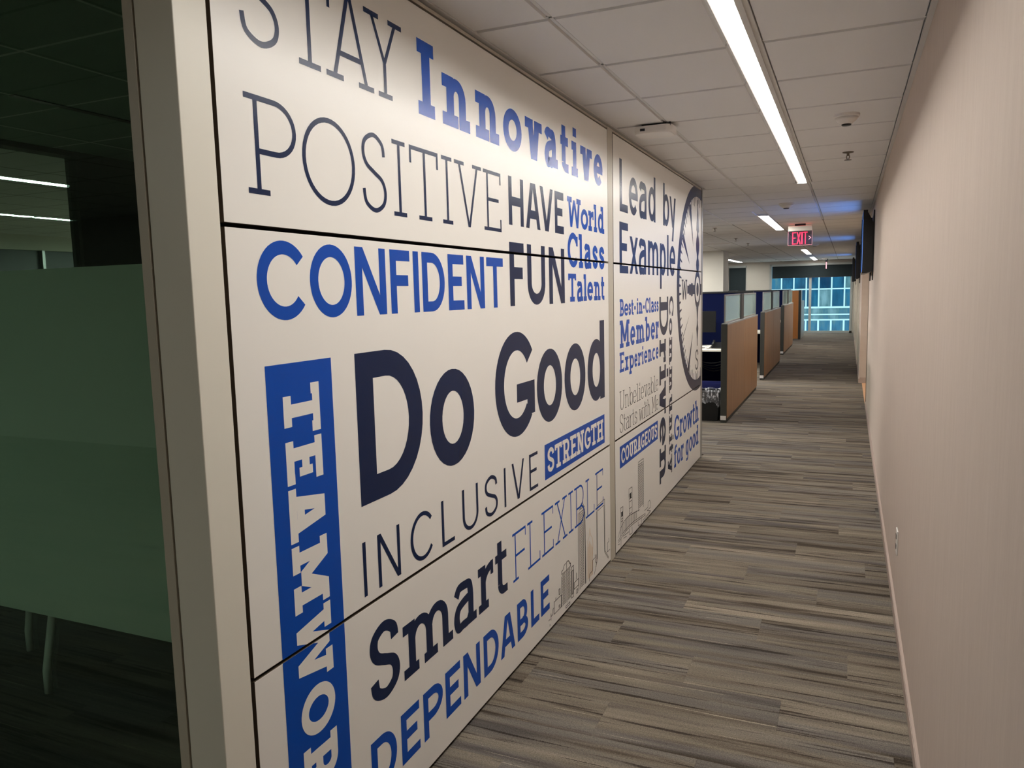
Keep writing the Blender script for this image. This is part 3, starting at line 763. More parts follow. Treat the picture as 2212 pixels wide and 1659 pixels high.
# ---- skyline line drawings
def lines(polylines, t=.0038):
    q = []
    for pl in polylines:
        for (a0, b0), (a1, b1) in zip(pl, pl[1:]):
            dx, dz = a1 - a0, b1 - b0; l = math.hypot(dx, dz) or 1e-9; nx, nz = -dz / l * t / 2 * (1.6 if abs(dz) > abs(dx) else 1), dx / l * t / 2
            ex, ez = dx / l * t * .3, dz / l * t * .3
            q.append([(a0 - ex - nx, b0 - ez - nz), (a1 + ex - nx, b1 + ez - nz), (a1 + ex + nx, b1 + ez + nz), (a0 - ex + nx, b0 - ez + nz)])
    return q
def hatch(y0, y1, z0, z1, n): return [[(y0, z0 + (z1 - z0) * i / (n - 1)), (y1, z0 + (z1 - z0) * i / (n - 1))] for i in range(n)]
sky = [[(3.413, .062), (3.419, .213)], [(3.420, .240), (3.422, .224), (3.488, .222)], [(3.420, .240), (3.441, .241), (3.447, .252), (3.459, .258), (3.484, .262)],
       [(3.494, .264), (3.490, .056)], [(3.494, .264), (3.516, .263), (3.530, .256), (3.538, .246), (3.544, .239), (3.555, .239), (3.554, .223), (3.497, .223)],
       [(3.563, .066), (3.563, .211), (3.598, .212), (3.592, .048), (3.561, .049), (3.563, .066)], [(3.571, .066), (3.573, .188), (3.590, .190), (3.585, .066), (3.571, .066)],
       [(3.605, .115), (3.675, .114), (3.674, .079), (3.603, .081), (3.605, .115)], [(3.643, .155), (3.642, .121)], [(3.642, .065), (3.659, .064), (3.658, .043), (3.641, .044), (3.642, .065)],
       [(3.684, .460), (3.676, .046)], [(3.705, .455), (3.698, .047)], [(3.697, .458), (3.789, .458)], [(3.700, .468), (3.740, .500), (3.750, .505), (3.789, .466)], [(3.708, .474), (3.785, .474)], [(3.740, .500), (3.715, .474)],
       [(3.789, .457), (3.789, .044)], [(3.766, .455), (3.766, .05)], [(3.796, .439), (3.796, .044)],
       [(3.410, .124), (3.311, .126), (3.308, .066), (3.407, .064), (3.410, .124)], [(3.380, .137), (3.378, .164), (3.393, .164), (3.394, .136), (3.380, .137)], [(3.334, .139), (3.333, .126)],
       [(3.376, .084), (3.390, .083), (3.389, .072), (3.376, .074), (3.376, .084)], [(3.306, .099), (3.294, .098), (3.291, .073), (3.264, .072), (3.265, .086), (3.264, .054)], [(3.233, .064), (3.252, .064)], [(3.249, .031), (3.249, .040)],
       [(3.475, .041), (3.535, .041), (3.535, .030), (3.475, .030), (3.475, .041)],
       [(4.014, .413), (4.156, .416), (4.156, .110), (4.229, .044)], [(4.127, .437), (4.129, .416)], [(4.014, .605), (4.012, .108), (3.946, .040)], [(4.022, .383), (4.145, .384), (4.146, .107), (4.222, .040)], [(4.00, .383), (4.001, .112)],
       [(4.206, .138), (4.236, .141), (4.234, .160)], [(4.206, .138), (4.205, .085), (4.255, .085)],
       [(3.860, .031), (3.865, .071), (3.920, .072), (3.922, .130), (3.964, .130), (3.964, .147)], [(3.983, .072), (3.986, .140), (3.975, .10), (3.995, .09)]]
hat = hatch(3.428, 3.476, .064, .216, 20) + hatch(3.503, 3.548, .064, .216, 20) + hatch(3.712, 3.760, .052, .446, 46)
print_mesh([(lines(sky), 0), (lines(hat, .0034), .00002)], 'line', 'thin line drawing of towers at the foot of the near bay', 'skyline_print')
tan = [[(3.832, .050), (3.834, .262), (3.845, .275), (3.858, .280), (3.872, .300), (3.876, .325), (3.880, .300), (3.893, .281), (3.915, .262), (3.926, .237), (3.926, .19), (3.913, .13), (3.913, .05)]]
tan += [[(3.832 + .012 * i, .052), (3.832 + .012 * i, .255 - .012 * abs(i - 3))] for i in range(1, 8)]
print_mesh([(lines(tan, .003), 0)], 'tan', 'pale orange line drawing of a stepped tower', 'skyline_print')
s2 = [[(4.936, .130), (4.936, .466), (5.080, .463), (5.076, .125)], [(4.941, .448), (5.075, .442)], [(4.941, .433), (5.075, .428)]] + hatch(4.944, 5.072, .150, .420, 24) + [[(4.98, .448), (4.98, .428)], [(5.03, .448), (5.03, .428)]]
s2 += [[(4.702, .165), (4.693, .342), (4.773, .338), (4.769, .161)], [(4.704, .254), (4.760, .252)], [(4.704, .210), (4.760, .208)], [(4.704, .174), (4.760, .172)], [(4.706, .305), (4.76, .305)], [(4.706, .272), (4.76, .272)]]
s2 += [[(4.716 + .008 * i, .273), (4.716 + .008 * i, .304)] for i in range(5)]
s2 += [[(4.502, .15), (4.493, .270), (4.550, .266), (4.544, .160)], [(4.504, .238), (4.546, .236)], [(4.504, .212), (4.546, .210)], [(4.508, .196), (4.542, .194)], [(4.508, .180), (4.542, .178)]] + [[(4.512 + .007 * i, .213), (4.512 + .007 * i, .237)] for i in range(5)]
s2 += [[(4.435, .100), (4.460, .122), (4.493, .142), (4.535, .156), (4.579, .165), (4.635, .168), (4.693, .167), (4.812, .152), (4.965, .132)], [(4.434, .080), (4.526, .095), (4.610, .100), (4.700, .101), (4.80, .096), (4.906, .086), (5.127, .062)],
       [(4.439, .067), (4.542, .081), (4.620, .087), (4.709, .088), (4.82, .081), (4.925, .071), (5.138, .049)]]
s2 += [[(4.49 + .028 * i, .094 + .004 * math.sin(i)), (4.49 + .028 * i, .14 + .026 * math.sin(math.pi * (i + 2) / 18))] for i in range(15)]
s2 += [[(5.107, .088), (5.202, .086), (5.213, .120), (5.257, .124), (5.283, .096), (5.278, .066), (5.180, .068), (5.282, .040), (5.054, .033)], [(5.278, .034), (5.069, .019)], [(4.925, .060), (4.928, .030), (5.014, .022), (5.014, .060)],
       [(4.700, .077), (4.708, .036), (4.772, .030), (4.764, .072)], [(4.500, .071), (4.498, .018)], [(4.433, .054), (4.466, .051)], [(4.551, .074), (4.690, .062)], [(4.559, .058), (4.628, .050)]]
print_mesh([(lines(s2, .0042), 0)], 'line', 'thin line drawing of towers and an arched bridge', 'skyline_print')

# ------------------------------------------------------------------ near office glass front
w1 = struct('window_1', 'tall dark office glass with a frosted band')
YG = 1.215
part(MB().box(-1.400, -1.372, YG, YG + .05, 0, 2.53).box(-4.4, -1.372, YG, YG + .05, 2.50, 2.54).box(-4.4, -1.372, YG, YG + .05, 0, .03), 'window_frame', 'post', w1, .001)
part(B(-1.372, -1.3655, YG + .006, YG + .05, 0, 2.53), 'gasket', 'black', w1)
part(B(-4.4, -1.400, YG + .018, YG + .028, .03, 2.50), 'glass_pane', 'officeglass', w1)
part(B(-4.4, -1.400, YG + .029, YG + .0295, .809, 1.687), 'frosted_film', 'film', w1, label='frosted film band')

# office shell seen through the glass
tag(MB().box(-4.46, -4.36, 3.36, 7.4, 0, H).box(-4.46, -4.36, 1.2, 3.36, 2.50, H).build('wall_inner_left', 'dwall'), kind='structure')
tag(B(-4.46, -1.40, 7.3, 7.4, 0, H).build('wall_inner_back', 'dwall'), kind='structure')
w2 = struct('window_2', 'inner glass side of the dark office')
part(MB().box(-4.43, -4.39, 1.25, 3.36, .02, 2.50), 'glass_pane', 'officeglass', w2)
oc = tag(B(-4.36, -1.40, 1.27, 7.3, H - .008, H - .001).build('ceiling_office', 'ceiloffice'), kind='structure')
part(B(-3.44, -3.40, 2.35, 3.15, H - .012, H - .008), 'slot_diffuser', 'black', oc, label='dark linear slot in the office ceiling')
wf = tag(MB().box(-10.1, -10, -3.6, 29.3, 0, .4).box(-10.1, -10, -3.6, 29.3, 2.34, H).build('wall_far_left', 'drywall'), kind='structure')
w3 = struct('window_3', 'dark blue windows far beyond the office')
part(B(-10.06, -10.04, -3.6, 29.3, .4, 2.34), 'glass_pane', 'black', w3)
for i in range(8): part(B(-10.04, -9.98, 1.09 + 3 * i - .02, 1.09 + 3 * i + .02, .4, 2.34), 'mullion', 'steel', w3)
# office table whose legs show below the frosted band
tb = thing('conference_table', (-3.4, 2.6, 0), 'table with slim metal legs behind the dark frosted glass', 'table')
part(B(-4.1, -2.75, 1.9, 3.6, .72, .75), 'tabletop', 'desk', tb, .004)
for x, y, dx, dy in ((-3.003, 1.979, .03, .05), (-3.46, 2.213, .02, .04), (-3.0, 3.45, .03, -.05), (-3.95, 3.45, -.03, -.05)):
    part(MB().tube([(x, y, .004), (x, y, .10), (x + dx, y + dy, .45), (x + dx * 1.2, y + dy * 1.2, .72)], .017), 'leg', 'white', tb, smooth=True)

# ------------------------------------------------------------------ right wall
wr = tag(MB().box(XR, XR + .1, -3.6, 11.25, 0, H + .01).box(XR, XR + .1, 11.25, 13.9, 2.36, H + .01).box(XR - .05, XR + .1, 13.9, 29.3, 0, H + .01)
         .box(XR + .1, 1.0, 13.9, 14.0, 0, H).box(XR + .1, 1.0, 11.15, 11.25, 0, H).box(.95, 1.05, 11.25, 13.9, 0, H).build('wall_right', 'paper'),
         'beige textile covered wall', kind='structure')
tag(MB().box(XR - .012, XR, -3.5, 11.2, 0, .055).box(XR - .010, XR, -3.5, 11.2, .055, .063).build('baseboard_right', 'basebd'), kind='structure')
tag(MB().box(XR - .062, XR - .05, 13.9, 29.1, 0, .075).box(XR - .05, .9, 13.888, 13.9, 0, .10).build('baseboard_far_right', 'basebd'), kind='structure')
tag(B(XR - .008, .95, 11.25, 13.888, 0, .004).build('trim_1', 'threshold'), 'pale wood floor strip in the side doorway', kind='structure')
d1 = struct('door_1', 'beige door set back in the right wall')
part(MB().box(.90, .95, 11.6, 13.5, .004, 2.10), 'door_leaf', 'doorpaint', d1, .003)
part(MB().box(.905, .95, 11.52, 11.6, .004, 2.18).box(.905, .95, 13.5, 13.58, .004, 2.18).box(.905, .95, 11.6, 13.5, 2.10, 2.18), 'door_frame', 'post', d1, .002)
part(MB().tube([(.90, 13.36, 1.0), (.85, 13.36, 1.0), (.85, 13.24, 1.0)], .01), 'door_handle', 'steel', d1)
tr = tag(MB().box(XR - .006, XR + .0, 11.20, 11.25, 0, 2.36).build('trim_2', 'brass'), 'thin bronze corner bead at the doorway edge', kind='structure')
d2 = struct('door_2', 'pair of pale doors far along the right wall')
for y in (16.5, 19.2, 21.8, 24.6, 27.0):
    part(MB().box(XR - .062, XR - .05, y, y + .05, .0, 2.12).box(XR - .062, XR - .05, y + .95, y + 1.0, 0, 2.12).box(XR - .062, XR - .05, y + .05, y + .95, 2.07, 2.12), 'door_frame', 'stile', d2)
    part(B(XR - .054, XR - .05, y + .05, y + .95, 0, 2.07), 'door_leaf', 'doorpaint', d2)
# wall outlet
so = thing('wall_outlet', (XR, 4.06, .30), 'small white socket plate low on the beige wall', 'outlet')
part(B(XR - .006, XR, 4.02, 4.10, .30, .42), 'cover_plate', 'white', so, .002)
for z in (.325, .375): part(B(XR - .008, XR - .0055, 4.045, 4.075, z, z + .022), 'socket', 'black', so)

# ------------------------------------------------------------------ TVs on the right wall
for y0, y1, x, zb, zt, lab in ((9.50, 10.75, .148, 1.745, 2.44, 'nearest black wall screen seen edge on, above the side doorway'), (15.9, 17.15, .132, 1.742, 2.43, 'second black wall screen from the corridor, seen edge on'),
                           (24.4, 25.65, .106, 1.735, 2.43, 'farthest black wall screen, seen edge on beside the window blind')):
    wx = XR if y0 < 11 else XR - .05
    t = thing('wall_screen', (wx, (y0 + y1) / 2, 1.6), lab, 'television', 'wall mounted screens')
    bz = MB(); bz.box(x, x + .030, y0, y1, zb, zt); bz.box(x - .016, x, y0, y0 + .014, zb, zt); bz.box(x - .016, x, y1 - .014, y1, zb, zt); bz.box(x - .016, x, y0 + .014, y1 - .014, zb, zb + .016); bz.box(x - .016, x, y0 + .014, y1 - .014, zt - .014, zt)
    part(bz, 'bezel', 'black', t)
    part(B(x - .001, x + .001, y0 + .012, y1 - .012, zb + .014, zt - .012), 'screen', 'tvscreen', t)
    hb = MB(); a, b = x + .030, wx - .012
    hb.add([(a, y0 + .02, zb), (b, y0 + .02, zb + .02), (b, y0 + .02, zt - .14), (a, y0 + .02, zt - .02), (a, y1 - .02, zb), (b, y1 - .02, zb + .02), (b, y1 - .02, zt - .14), (a, y1 - .02, zt - .02)],
           [(0, 1, 2, 3), (4, 7, 6, 5), (0, 4, 5, 1), (1, 5, 6, 2), (2, 6, 7, 3), (3, 7, 4, 0)])
    part(hb, 'back_housing', 'black', t)
    for yb_ in (y0 + .05, y1 - .10): part(B(wx - .012, wx - .001, yb_, yb_ + .05, zb - .08, zt), 'wall_bracket', 'black', t)

# ------------------------------------------------------------------ far window wall
wb = MB()
YW = 29.1
wb.box(-3.40, -2.60, YW, YW + .25, 0, H); wb.box(-11, -4.02, YW, YW + .25, 0, H); wb.box(.13, .6, YW, YW + .25, 0, H)
wb.box(-2.60, .13, YW, YW + .25, 2.44, H); wb.box(-4.02, -3.40, YW, YW + .25, 2.44, H)
tag(wb.build('wall_far', 'drywall'), kind='structure')
tag(B(-3.62, -2.797, 19.3, 20.15, 0, H).build('wall_pillar', 'drywall', bevel=.004), 'square off-white pillar behind the desks', kind='structure')
def window(n, x0, x1, z0, z1, mull, lab):
    wi = struct('window_%d' % n, lab)
    fr = MB(); y0, y1 = YW - .02, YW + .10
    fr.box(x0, x0 + .075, y0, y1, z0, z1); fr.box(x1 - .075, x1, y0, y1, z0, z1); fr.box(x0, x1, y0, y1, z1 - .03, z1); fr.box(x0, x1, y0, y1, z0, z0 + .075)
    part(fr, 'window_frame', 'wframe', wi, .003)
    for m_ in mull: part(B(m_ - .04, m_ + .04, y0, y1, z0 + .075, z1 - .03), 'mullion', 'wframe', wi)
    xs = [x0 + .075] + [v for m_ in mull for v in (m_ - .04, m_ + .04)] + [x1 - .075]
    for i in range(0, len(xs), 2): part(B(xs[i], xs[i + 1], YW + .04, YW + .05, z0 + .075, z1 - .03), 'glass_pane', 'glass', wi)
    return wi
window(4, -2.60, .13, 0, 2.44, [-1.235], 'floor to ceiling window at the corridor end')
window(5, -4.02, -3.40, .0, 2.44, [], 'narrow window left of the corridor end')
for x0, x1, zb, lab in ((-2.515, .125, 1.945, 'wide dark roller shade pulled partly down over the end window'), (-4.01, -3.41, .9, 'narrow dark roller shade pulled down beside the pillar')):
    t = thing('roller_shade', ((x0 + x1) / 2, YW - .06, zb), lab, 'blind', 'roller shades')
    part(B(x0 + .01, x1 - .01, YW - .075, YW - .070, zb + .02, 2.37), 'fabric', 'shade', t)
    part(B(x0 + .01, x1 - .01, YW - .082, YW - .064, zb, zb + .022), 'hem_bar', 'black', t)
    part(B(x0, x1, YW - .11, YW - .03, 2.365, 2.438), 'cassette', 'wframe', t, .003)

# building over the street
bd = thing('office_building', (-2, 45, -4), 'blue glass building with pale mullions across the street', 'building')
part(MB().box(-14, 9, 45.15, 45.6, .50 - .69 - .0, .48).box(-14, 9, 45.15, 45.6, -6, -.80).box(-14, 9, 45.15, 45.6, 4.2, 9), 'facade', 'bfacade', bd)
part(MB().box(-14, 9, 45.02, 45.15, .10, .16).box(-14, 9, 45.05, 45.15, -.20, -.12).box(-14, 9, 45.05, 45.15, .46, .56).box(-14, 9, 45.05, 45.15, -.84, -.76).box(-14, 9, 45.05, 45.15, 1.47, 1.54).box(-14, 9, 45.05, 45.15, 2.9, 2.97), 'rail', 'bframe', bd)
for i in range(-14, 10):
    x = -.19 + .64 * i
    part(B(x - .035, x + .035, 45.0, 45.15, .50, 4.2), 'mullion', 'bframe', bd)
    part(B(x - .045, x + .045, 45.0, 45.15, -.80, -.16), 'mullion', 'bframe', bd)
    if -10 <= i <= 5:
        for z0, z1 in ((.55, 1.47), (1.54, 2.9), (-.76, -.20)): part(B(x + .035, x + .605, 45.10, 45.13, z0, z1), 'glass_pane', 'bglass', bd)
part(B(-14, 9, 45.14, 45.16, -.8, 4.2), 'backing', 'bglass', bd)

# ------------------------------------------------------------------ closing walls (out of view)
tag(B(-11, 1.2, -3.7, -3.6, 0, H).build('wall_behind', 'drywall'), kind='structure')
tag(B(-11.1, -11, -3.6, 29.3, 0, H).build('wall_outer_left', 'dwall'), kind='structure')

# ------------------------------------------------------------------ cubicles
def cubicle(x, y0, y1, ym, lab, spine_x=-3.3):
    t = thing('cubicle_partition', (x, y0, 0), lab, 'partition', 'desk partitions along the corridor')
    zt, zg = 1.18, 1.54; d = .07
    part(B(x - d, x, y0, y0 + .03, .0, zt + .01), 'end_panel', 'darkfab', t, .003, label='charcoal end panel')
    part(B(x - d + .008, x - .006, y0 + .03, y1, .0, zt - .01), 'core', 'darkfab', t)
    g = .008
    part(B(x - .012, x + .004, y0 + .03, ym - g, .05, zt - .004), 'wood_panel', 'wood', t, .002)
    part(B(x - .012, x + .004, ym + g, y1, .05, zt - .004), 'wood_panel', 'wood', t, .002)
    part(B(x - d, x + .004, y0 + .03, y1 + .02, zt - .004, zt + .016), 'cap_rail', 'alu', t, .002)
    part(B(x - d + .01, x - .012, y0 + .03, y1, 0, .05), 'kick_strip', 'black', t)
    xc = x - d / 2
    def screen(a, b):
        s = MB(); f = .016
        s.box(xc - .008, xc + .008, a, a + f, zt + .02, zg); s.box(xc - .008, xc + .008, b - f, b, zt + .02, zg)
        s.box(xc - .008, xc + .008, a + f, b - f, zg - f, zg); s.box(xc - .008, xc + .008, a + f, b - f, zt + .02, zt + .036)
        fr = part(s, 'screen_frame', 'alu', t)
        gp = B(xc - .003, xc + .003, a + f, b - f, zt + .036, zg - f).build('glass_screen', 'screenglass'); pt(gp, fr)
    screen(y0 + .04, ym - .28); screen(ym + .02, y1)
    part(B(xc - .02, xc + .02, ym - .27, ym + .01, zt + .016, zg), 'screen_post', 'darkfab', t)
    # cross panel clad in navy fabric
    part(B(spine_x, x - d, y1 - .06, y1, .0, zg), 'fabric_panel', 'bluefab', t, .003, label='navy fabric cross panel')
    part(B(spine_x, x - d + .01, y1 - .065, y1 + .005, zg, zg + .018), 'top_rail', 'black', t)
    part(B(x - d - .001, x - .005, y0 - .002, y0, .035, .085), 'number_plate', 'white', t, label='small pale number plate')
cubicle(-1.31, 9.38, 12.72, 11.08, 'nearest wood and glass desk partition beside the corridor')
cubicle(-1.325, 14.02, 17.45, 15.80, 'middle wood and glass desk partition along the corridor')
cubicle(-1.40, 19.50, 22.80, 21.20, 'third wood and glass desk partition from the camera')
t = thing('cubicle_partition', (-1.4, 25.5, 0), 'farthest full height wood partition before the window', 'partition', 'desk partitions along the corridor')
part(B(-1.62, -1.412, 25.5, 25.54, .02, 1.52), 'wood_panel', 'wood2', t, .002, label='orange wood panel')
part(B(-1.412, -1.34, 25.5, 25.56, .0, 1.53), 'end_panel', 'darkfab', t, .002)
part(MB().box(-1.40, -1.33, 25.56, 27.3, 0, 1.18).box(-1.40, -1.34, 25.56, 26.1, 1.18, 1.53), 'side_panel', 'alu', t, .003)
part(B(-3.3, -1.62, 25.5, 25.54, 0, 1.54), 'fabric_panel', 'bluefab', t)
t = thing('partition_spine', (-3.3, 12, 0), 'long low navy partition behind all the desks', 'partition')
part(B(-3.36, -3.30, 9.4, 26, 0, 1.54), 'fabric_panel', 'bluefab', t)
part(B(-3.365, -3.295, 9.4, 26, 1.54, 1.558), 'top_rail', 'black', t)

def desk(y1, lab, xr):
    t = thing('desk', (-2.3, y1 - .45, 0), lab, 'desk', 'cubicle desks')
    part(B(-3.29, xr, y1 - 1.16, y1 - .07, .69, .716), 'worktop', 'desk', t, .003)
    for x in (-3.2, xr - .08):
        part(MB().box(x - .02, x + .02, y1 - 1.05, y1 - 1.01, .0, .69).box(x - .02, x + .02, y1 - .25, y1 - .21, 0, .69).box(x - .02, x + .02, y1 - 1.01, y1 - .25, .02, .05), 'leg', 'darkfab', t)
desk(12.72, 'pale desktop in the nearest cubicle', -1.39)
desk(17.45, 'pale desktop in the middle cubicle', -1.40)
desk(22.80, 'pale desktop in the third cubicle', -1.48)
t = thing('monitor', (-2.05, 12.25, .716), 'black desktop monitor against the navy partition', 'monitor')
part(B(-2.42, -1.88, 12.24, 12.27, .94, 1.27), 'display', 'black', t, .004)
part(B(-2.18, -2.12, 12.27, 12.31, .72, 1.05), 'stand', 'black', t)
part(B(-2.27, -2.03, 12.18, 12.36, .716, .728), 'foot', 'black', t, .003)
t = thing('docking_station', (-1.95, 11.95, .716), 'flat white box at the left on the nearest desktop', 'box')
part(B(-2.09, -1.90, 11.86, 12.0, .716, .748), 'case', 'white', t, .004)
part(MB().box(-2.09, -1.90, 11.855, 11.86, .722, .728), 'vent_slot', 'black', t)
t = thing('desk_phone', (-1.80, 11.9, .716), 'black desk phone beside the cubicle end panel', 'phone')
ph = MB(); ph.add([(-1.88, 11.82, .716), (-1.72, 11.82, .716), (-1.72, 12.02, .716), (-1.88, 12.02, .716), (-1.88, 11.82, .735), (-1.72, 11.82, .735), (-1.72, 12.02, .80), (-1.88, 12.02, .80)],
                  [(0, 3, 2, 1), (4, 5, 6, 7), (0, 1, 5, 4), (1, 2, 6, 5), (2, 3, 7, 6), (3, 0, 4, 7)])
part(ph, 'base', 'black', t, .003)
part(MB().tube([(-1.865, 11.84, .765), (-1.865, 11.86, .785), (-1.865, 11.98, .825), (-1.865, 12.0, .812)], .017), 'handset', 'black', t, smooth=True)
t = thing('computer_mouse', (-1.86, 11.70, .716), 'small pale mouse on the nearest desktop', 'mouse')
part(MB().lathe(-1.93, 11.72, [(.032, .716), (.034, .726), (.026, .742), (.008, .748)], 16), 'body', 'white', t, smooth=True)
part(B(-1.932, -1.928, 11.69, 11.72, .744, .7485), 'scroll_wheel', 'black', t)
cb_ = MB()
for k in range(4):
    y = 11.75 + .1 * k; pts = []
    for i in range(13):
        u = i / 12; pts.append((-2.3 + .85 * u, y, .66 - (.16 + .05 * k) * math.sin(math.pi * u)))
    cb_.tube(pts, .006, 6)
tag(cb_.build('cable_bundle', 'black'), 'black cables sagging under the nearest desktop', 'cable')

# bins
def tub(mb, x0, x1, y0, y1, z0, z1, taper, th_=.006):
    o = [(x0 + taper, y0 + taper, z0), (x1 - taper, y0 + taper, z0), (x1 - taper, y1 - taper, z0), (x0 + taper, y1 - taper, z0), (x0, y0, z1), (x1, y0, z1), (x1, y1, z1), (x0, y1, z1)]
    i_ = [(x0 + th_, y0 + th_, z1), (x1 - th_, y0 + th_, z1), (x1 - th_, y1 - th_, z1), (x0 + th_, y1 - th_, z1), (x0 + taper + th_, y0 + taper + th_, z0 + th_), (x1 - taper - th_, y0 + taper + th_, z0 + th_), (x1 - taper - th_, y1 - taper - th_, z0 + th_), (x0 + taper + th_, y1 - taper - th_, z0 + th_)]
    mb.add(o + i_, [(0, 3, 2, 1), (0, 1, 5, 4), (1, 2, 6, 5), (2, 3, 7, 6), (3, 0, 4, 7), (4, 5, 9, 8), (5, 6, 10, 9), (6, 7, 11, 10), (7, 4, 8, 11), (8, 9, 13, 12), (9, 10, 14, 13), (10, 11, 15, 14), (11, 8, 12, 15), (12, 13, 14, 15)])
t = thing('waste_bin', (-1.57, 9.56, 0), 'black waste bin with a clear crumpled liner beside the nearest partition', 'bin')
mb = MB(); tub(mb, -1.77, -1.40, 9.45, 9.70, 0, .37, .03); part(mb, 'tub', 'bin', t, .003)
mb = MB(); n = 44
ring0 = []
def rr_(u, ex):      # perimeter of the bin
    x0, x1, y0, y1 = -1.77 - ex, -1.40 + ex, 9.45 - ex, 9.70 + ex; L_ = [(x0, y0), (x1, y0), (x1, y1), (x0, y1), (x0, y0)]
    per = [x1 - x0, y1 - y0, x1 - x0, y1 - y0]; s_ = u * sum(per)
    for i in range(4):
        if s_ <= per[i]: f_ = s_ / per[i]; return (L_[i][0] + (L_[i + 1][0] - L_[i][0]) * f_, L_[i][1] + (L_[i + 1][1] - L_[i][1]) * f_)
        s_ -= per[i]
    return L_[0]
vs = []; fs = []
for k, (ex, z) in enumerate(((-.012, .30), (-.006, .378), (.004, .384), (.010, .36), (.010, .30), (.012, .22))):
    for i in range(n):
        p = rr_(i / n, ex + random.uniform(-.003, .005)); vs.append((p[0], p[1], z + (random.uniform(-.045, .03) if k == 5 else random.uniform(-.006, .006))))
for k in range(5):
    for i in range(n): fs.append((k * n + i, k * n + (i + 1) % n, (k + 1) * n + (i + 1) % n, (k + 1) * n + i))
mb.add(vs, fs); part(mb, 'liner', 'liner', t, smooth=True, label='clear plastic liner folded over the rim')
t = thing('recycling_bin', (-1.6, 9.9, 0), 'low navy bin just behind the black waste bin', 'bin')
mb = MB(); tub(mb, -1.80, -1.41, 9.74, 10.0, 0, .435, .02); part(mb, 'tub', 'binblue', t, .003)
part(B(-1.80, -1.41, 9.74, 9.745, .405, .437), 'rim', 'binblue', t)

# ------------------------------------------------------------------ ceiling fittings
def detector(x, y, r, lab, flat=False):
    t = thing('smoke_detector', (x, y, H), lab, 'smoke detector', 'round ceiling detectors')
    part(MB().lathe(x, y, [(r, H), (r, H - .012), (r * .9, H - .018)], 28), 'base', 'white', t, smooth=False)
    part(MB().lathe(x, y, [(r * .9, H - .018), (r * .74, H - .034), (r * .46, H - .050), (r * .40, H - .052)], 28), 'dome', 'white', t, smooth=True)
    part(MB().lathe(x, y, [(r * .38, H - .052), (r * .36, H - .058), (r * .30, H - .060)], 20), 'sensor_ring', 'black', t, smooth=True)
detector(-.033, 4.74, .068, 'white domed smoke detector near the right wall')
detector(-.66, 9.25, .085, 'white round detector between the long strip light and the exit sign')
detector(-.694, 18.1, .10, 'flat white detector seen just right of the exit sign')
detector(-.726, 27.4, .10, 'tiny white detector near the far window')
def sprinkler(x, y, lab):
    t = thing('sprinkler_head', (x, y, H), lab, 'sprinkler', 'ceiling sprinklers')
    part(MB().lathe(x, y, [(.038, H), (.036, H - .004), (.016, H - .008)], 20), 'escutcheon', 'brass', t, smooth=True)
    part(MB().tube([(x, y, H - .004), (x, y, H - .026)], .009), 'body', 'brass', t)
    part(MB().tube([(x - .009, y, H - .024), (x - .010, y, H - .036), (x - .004, y, H - .05)], .003, 6).tube([(x + .009, y, H - .024), (x + .010, y, H - .036), (x + .004, y, H - .05)], .003, 6), 'frame_arm', 'brass', t)
    part(MB().lathe(x, y, [(.006, H - .050), (.024, H - .053), (.024, H - .055)], 16), 'deflector', 'brass', t)
sprinkler(-.026, 6.04, 'brass pendent sprinkler past the white smoke detector')
sprinkler(-1.90, 12.2, 'small dark sprinkler left of the exit sign, nearest of the left three')
sprinkler(-1.945, 14.95, 'small dark sprinkler left of the exit sign, middle of the left three')
sprinkler(-1.926, 16.7, 'small dark sprinkler left of the exit sign, farthest of the left three')
# access point
t = thing('wifi_access_point', (-1.03, 4.49, H), 'white rounded wireless access point on the ceiling above the wall panels', 'access point')
def rbox(x0, x1, y0, y1, z0, z1, r, inset=0., n=6):
    ring_ = []
    for cx_, cy_, a0 in ((x1 - r, y1 - r, 0), (x0 + r, y1 - r, 90), (x0 + r, y0 + r, 180), (x1 - r, y0 + r, 270)):
        for i in range(n + 1):
            a_ = math.radians(a0 + 90 * i / n); ring_.append((cx_ + r * math.cos(a_), cy_ + r * math.sin(a_)))
    cx_, cy_ = (x0 + x1) / 2, (y0 + y1) / 2; N_ = len(ring_)
    f_ = lambda p, s_: (cx_ + (p[0] - cx_) * s_, cy_ + (p[1] - cy_) * s_)
    vs = [(p[0], p[1], z1) for p in ring_] + [(p[0], p[1], z0 + .012) for p in ring_] + [(*f_(p, .965), z0 + .003) for p in ring_] + [(*f_(p, .90), z0) for p in ring_]
    fs = [tuple(range(N_)), tuple(range(4 * N_ - 1, 3 * N_ - 1, -1))]
    for k in range(3):
        for i in range(N_): fs.append((k * N_ + i, k * N_ + (i + 1) % N_, (k + 1) * N_ + (i + 1) % N_, (k + 1) * N_ + i))
    return MB().add(vs, fs)
part(rbox(-1.145, -.925, 4.40, 4.575, H - .055, H - .012, .045), 'housing', 'white', t, smooth=False)
part(B(-1.10, -.96, 4.42, 4.55, H - .014, H), 'mount_plate', 'black', t)
part(B(-1.104, -1.076, 4.3985, 4.3998, H - .040, H - .026), 'serial_label', 'line', t, label='small dark printed label')
part(B(-.942, -.934, 4.415, 4.43, H - .02, H), 'hinge_clip', 'black', t)
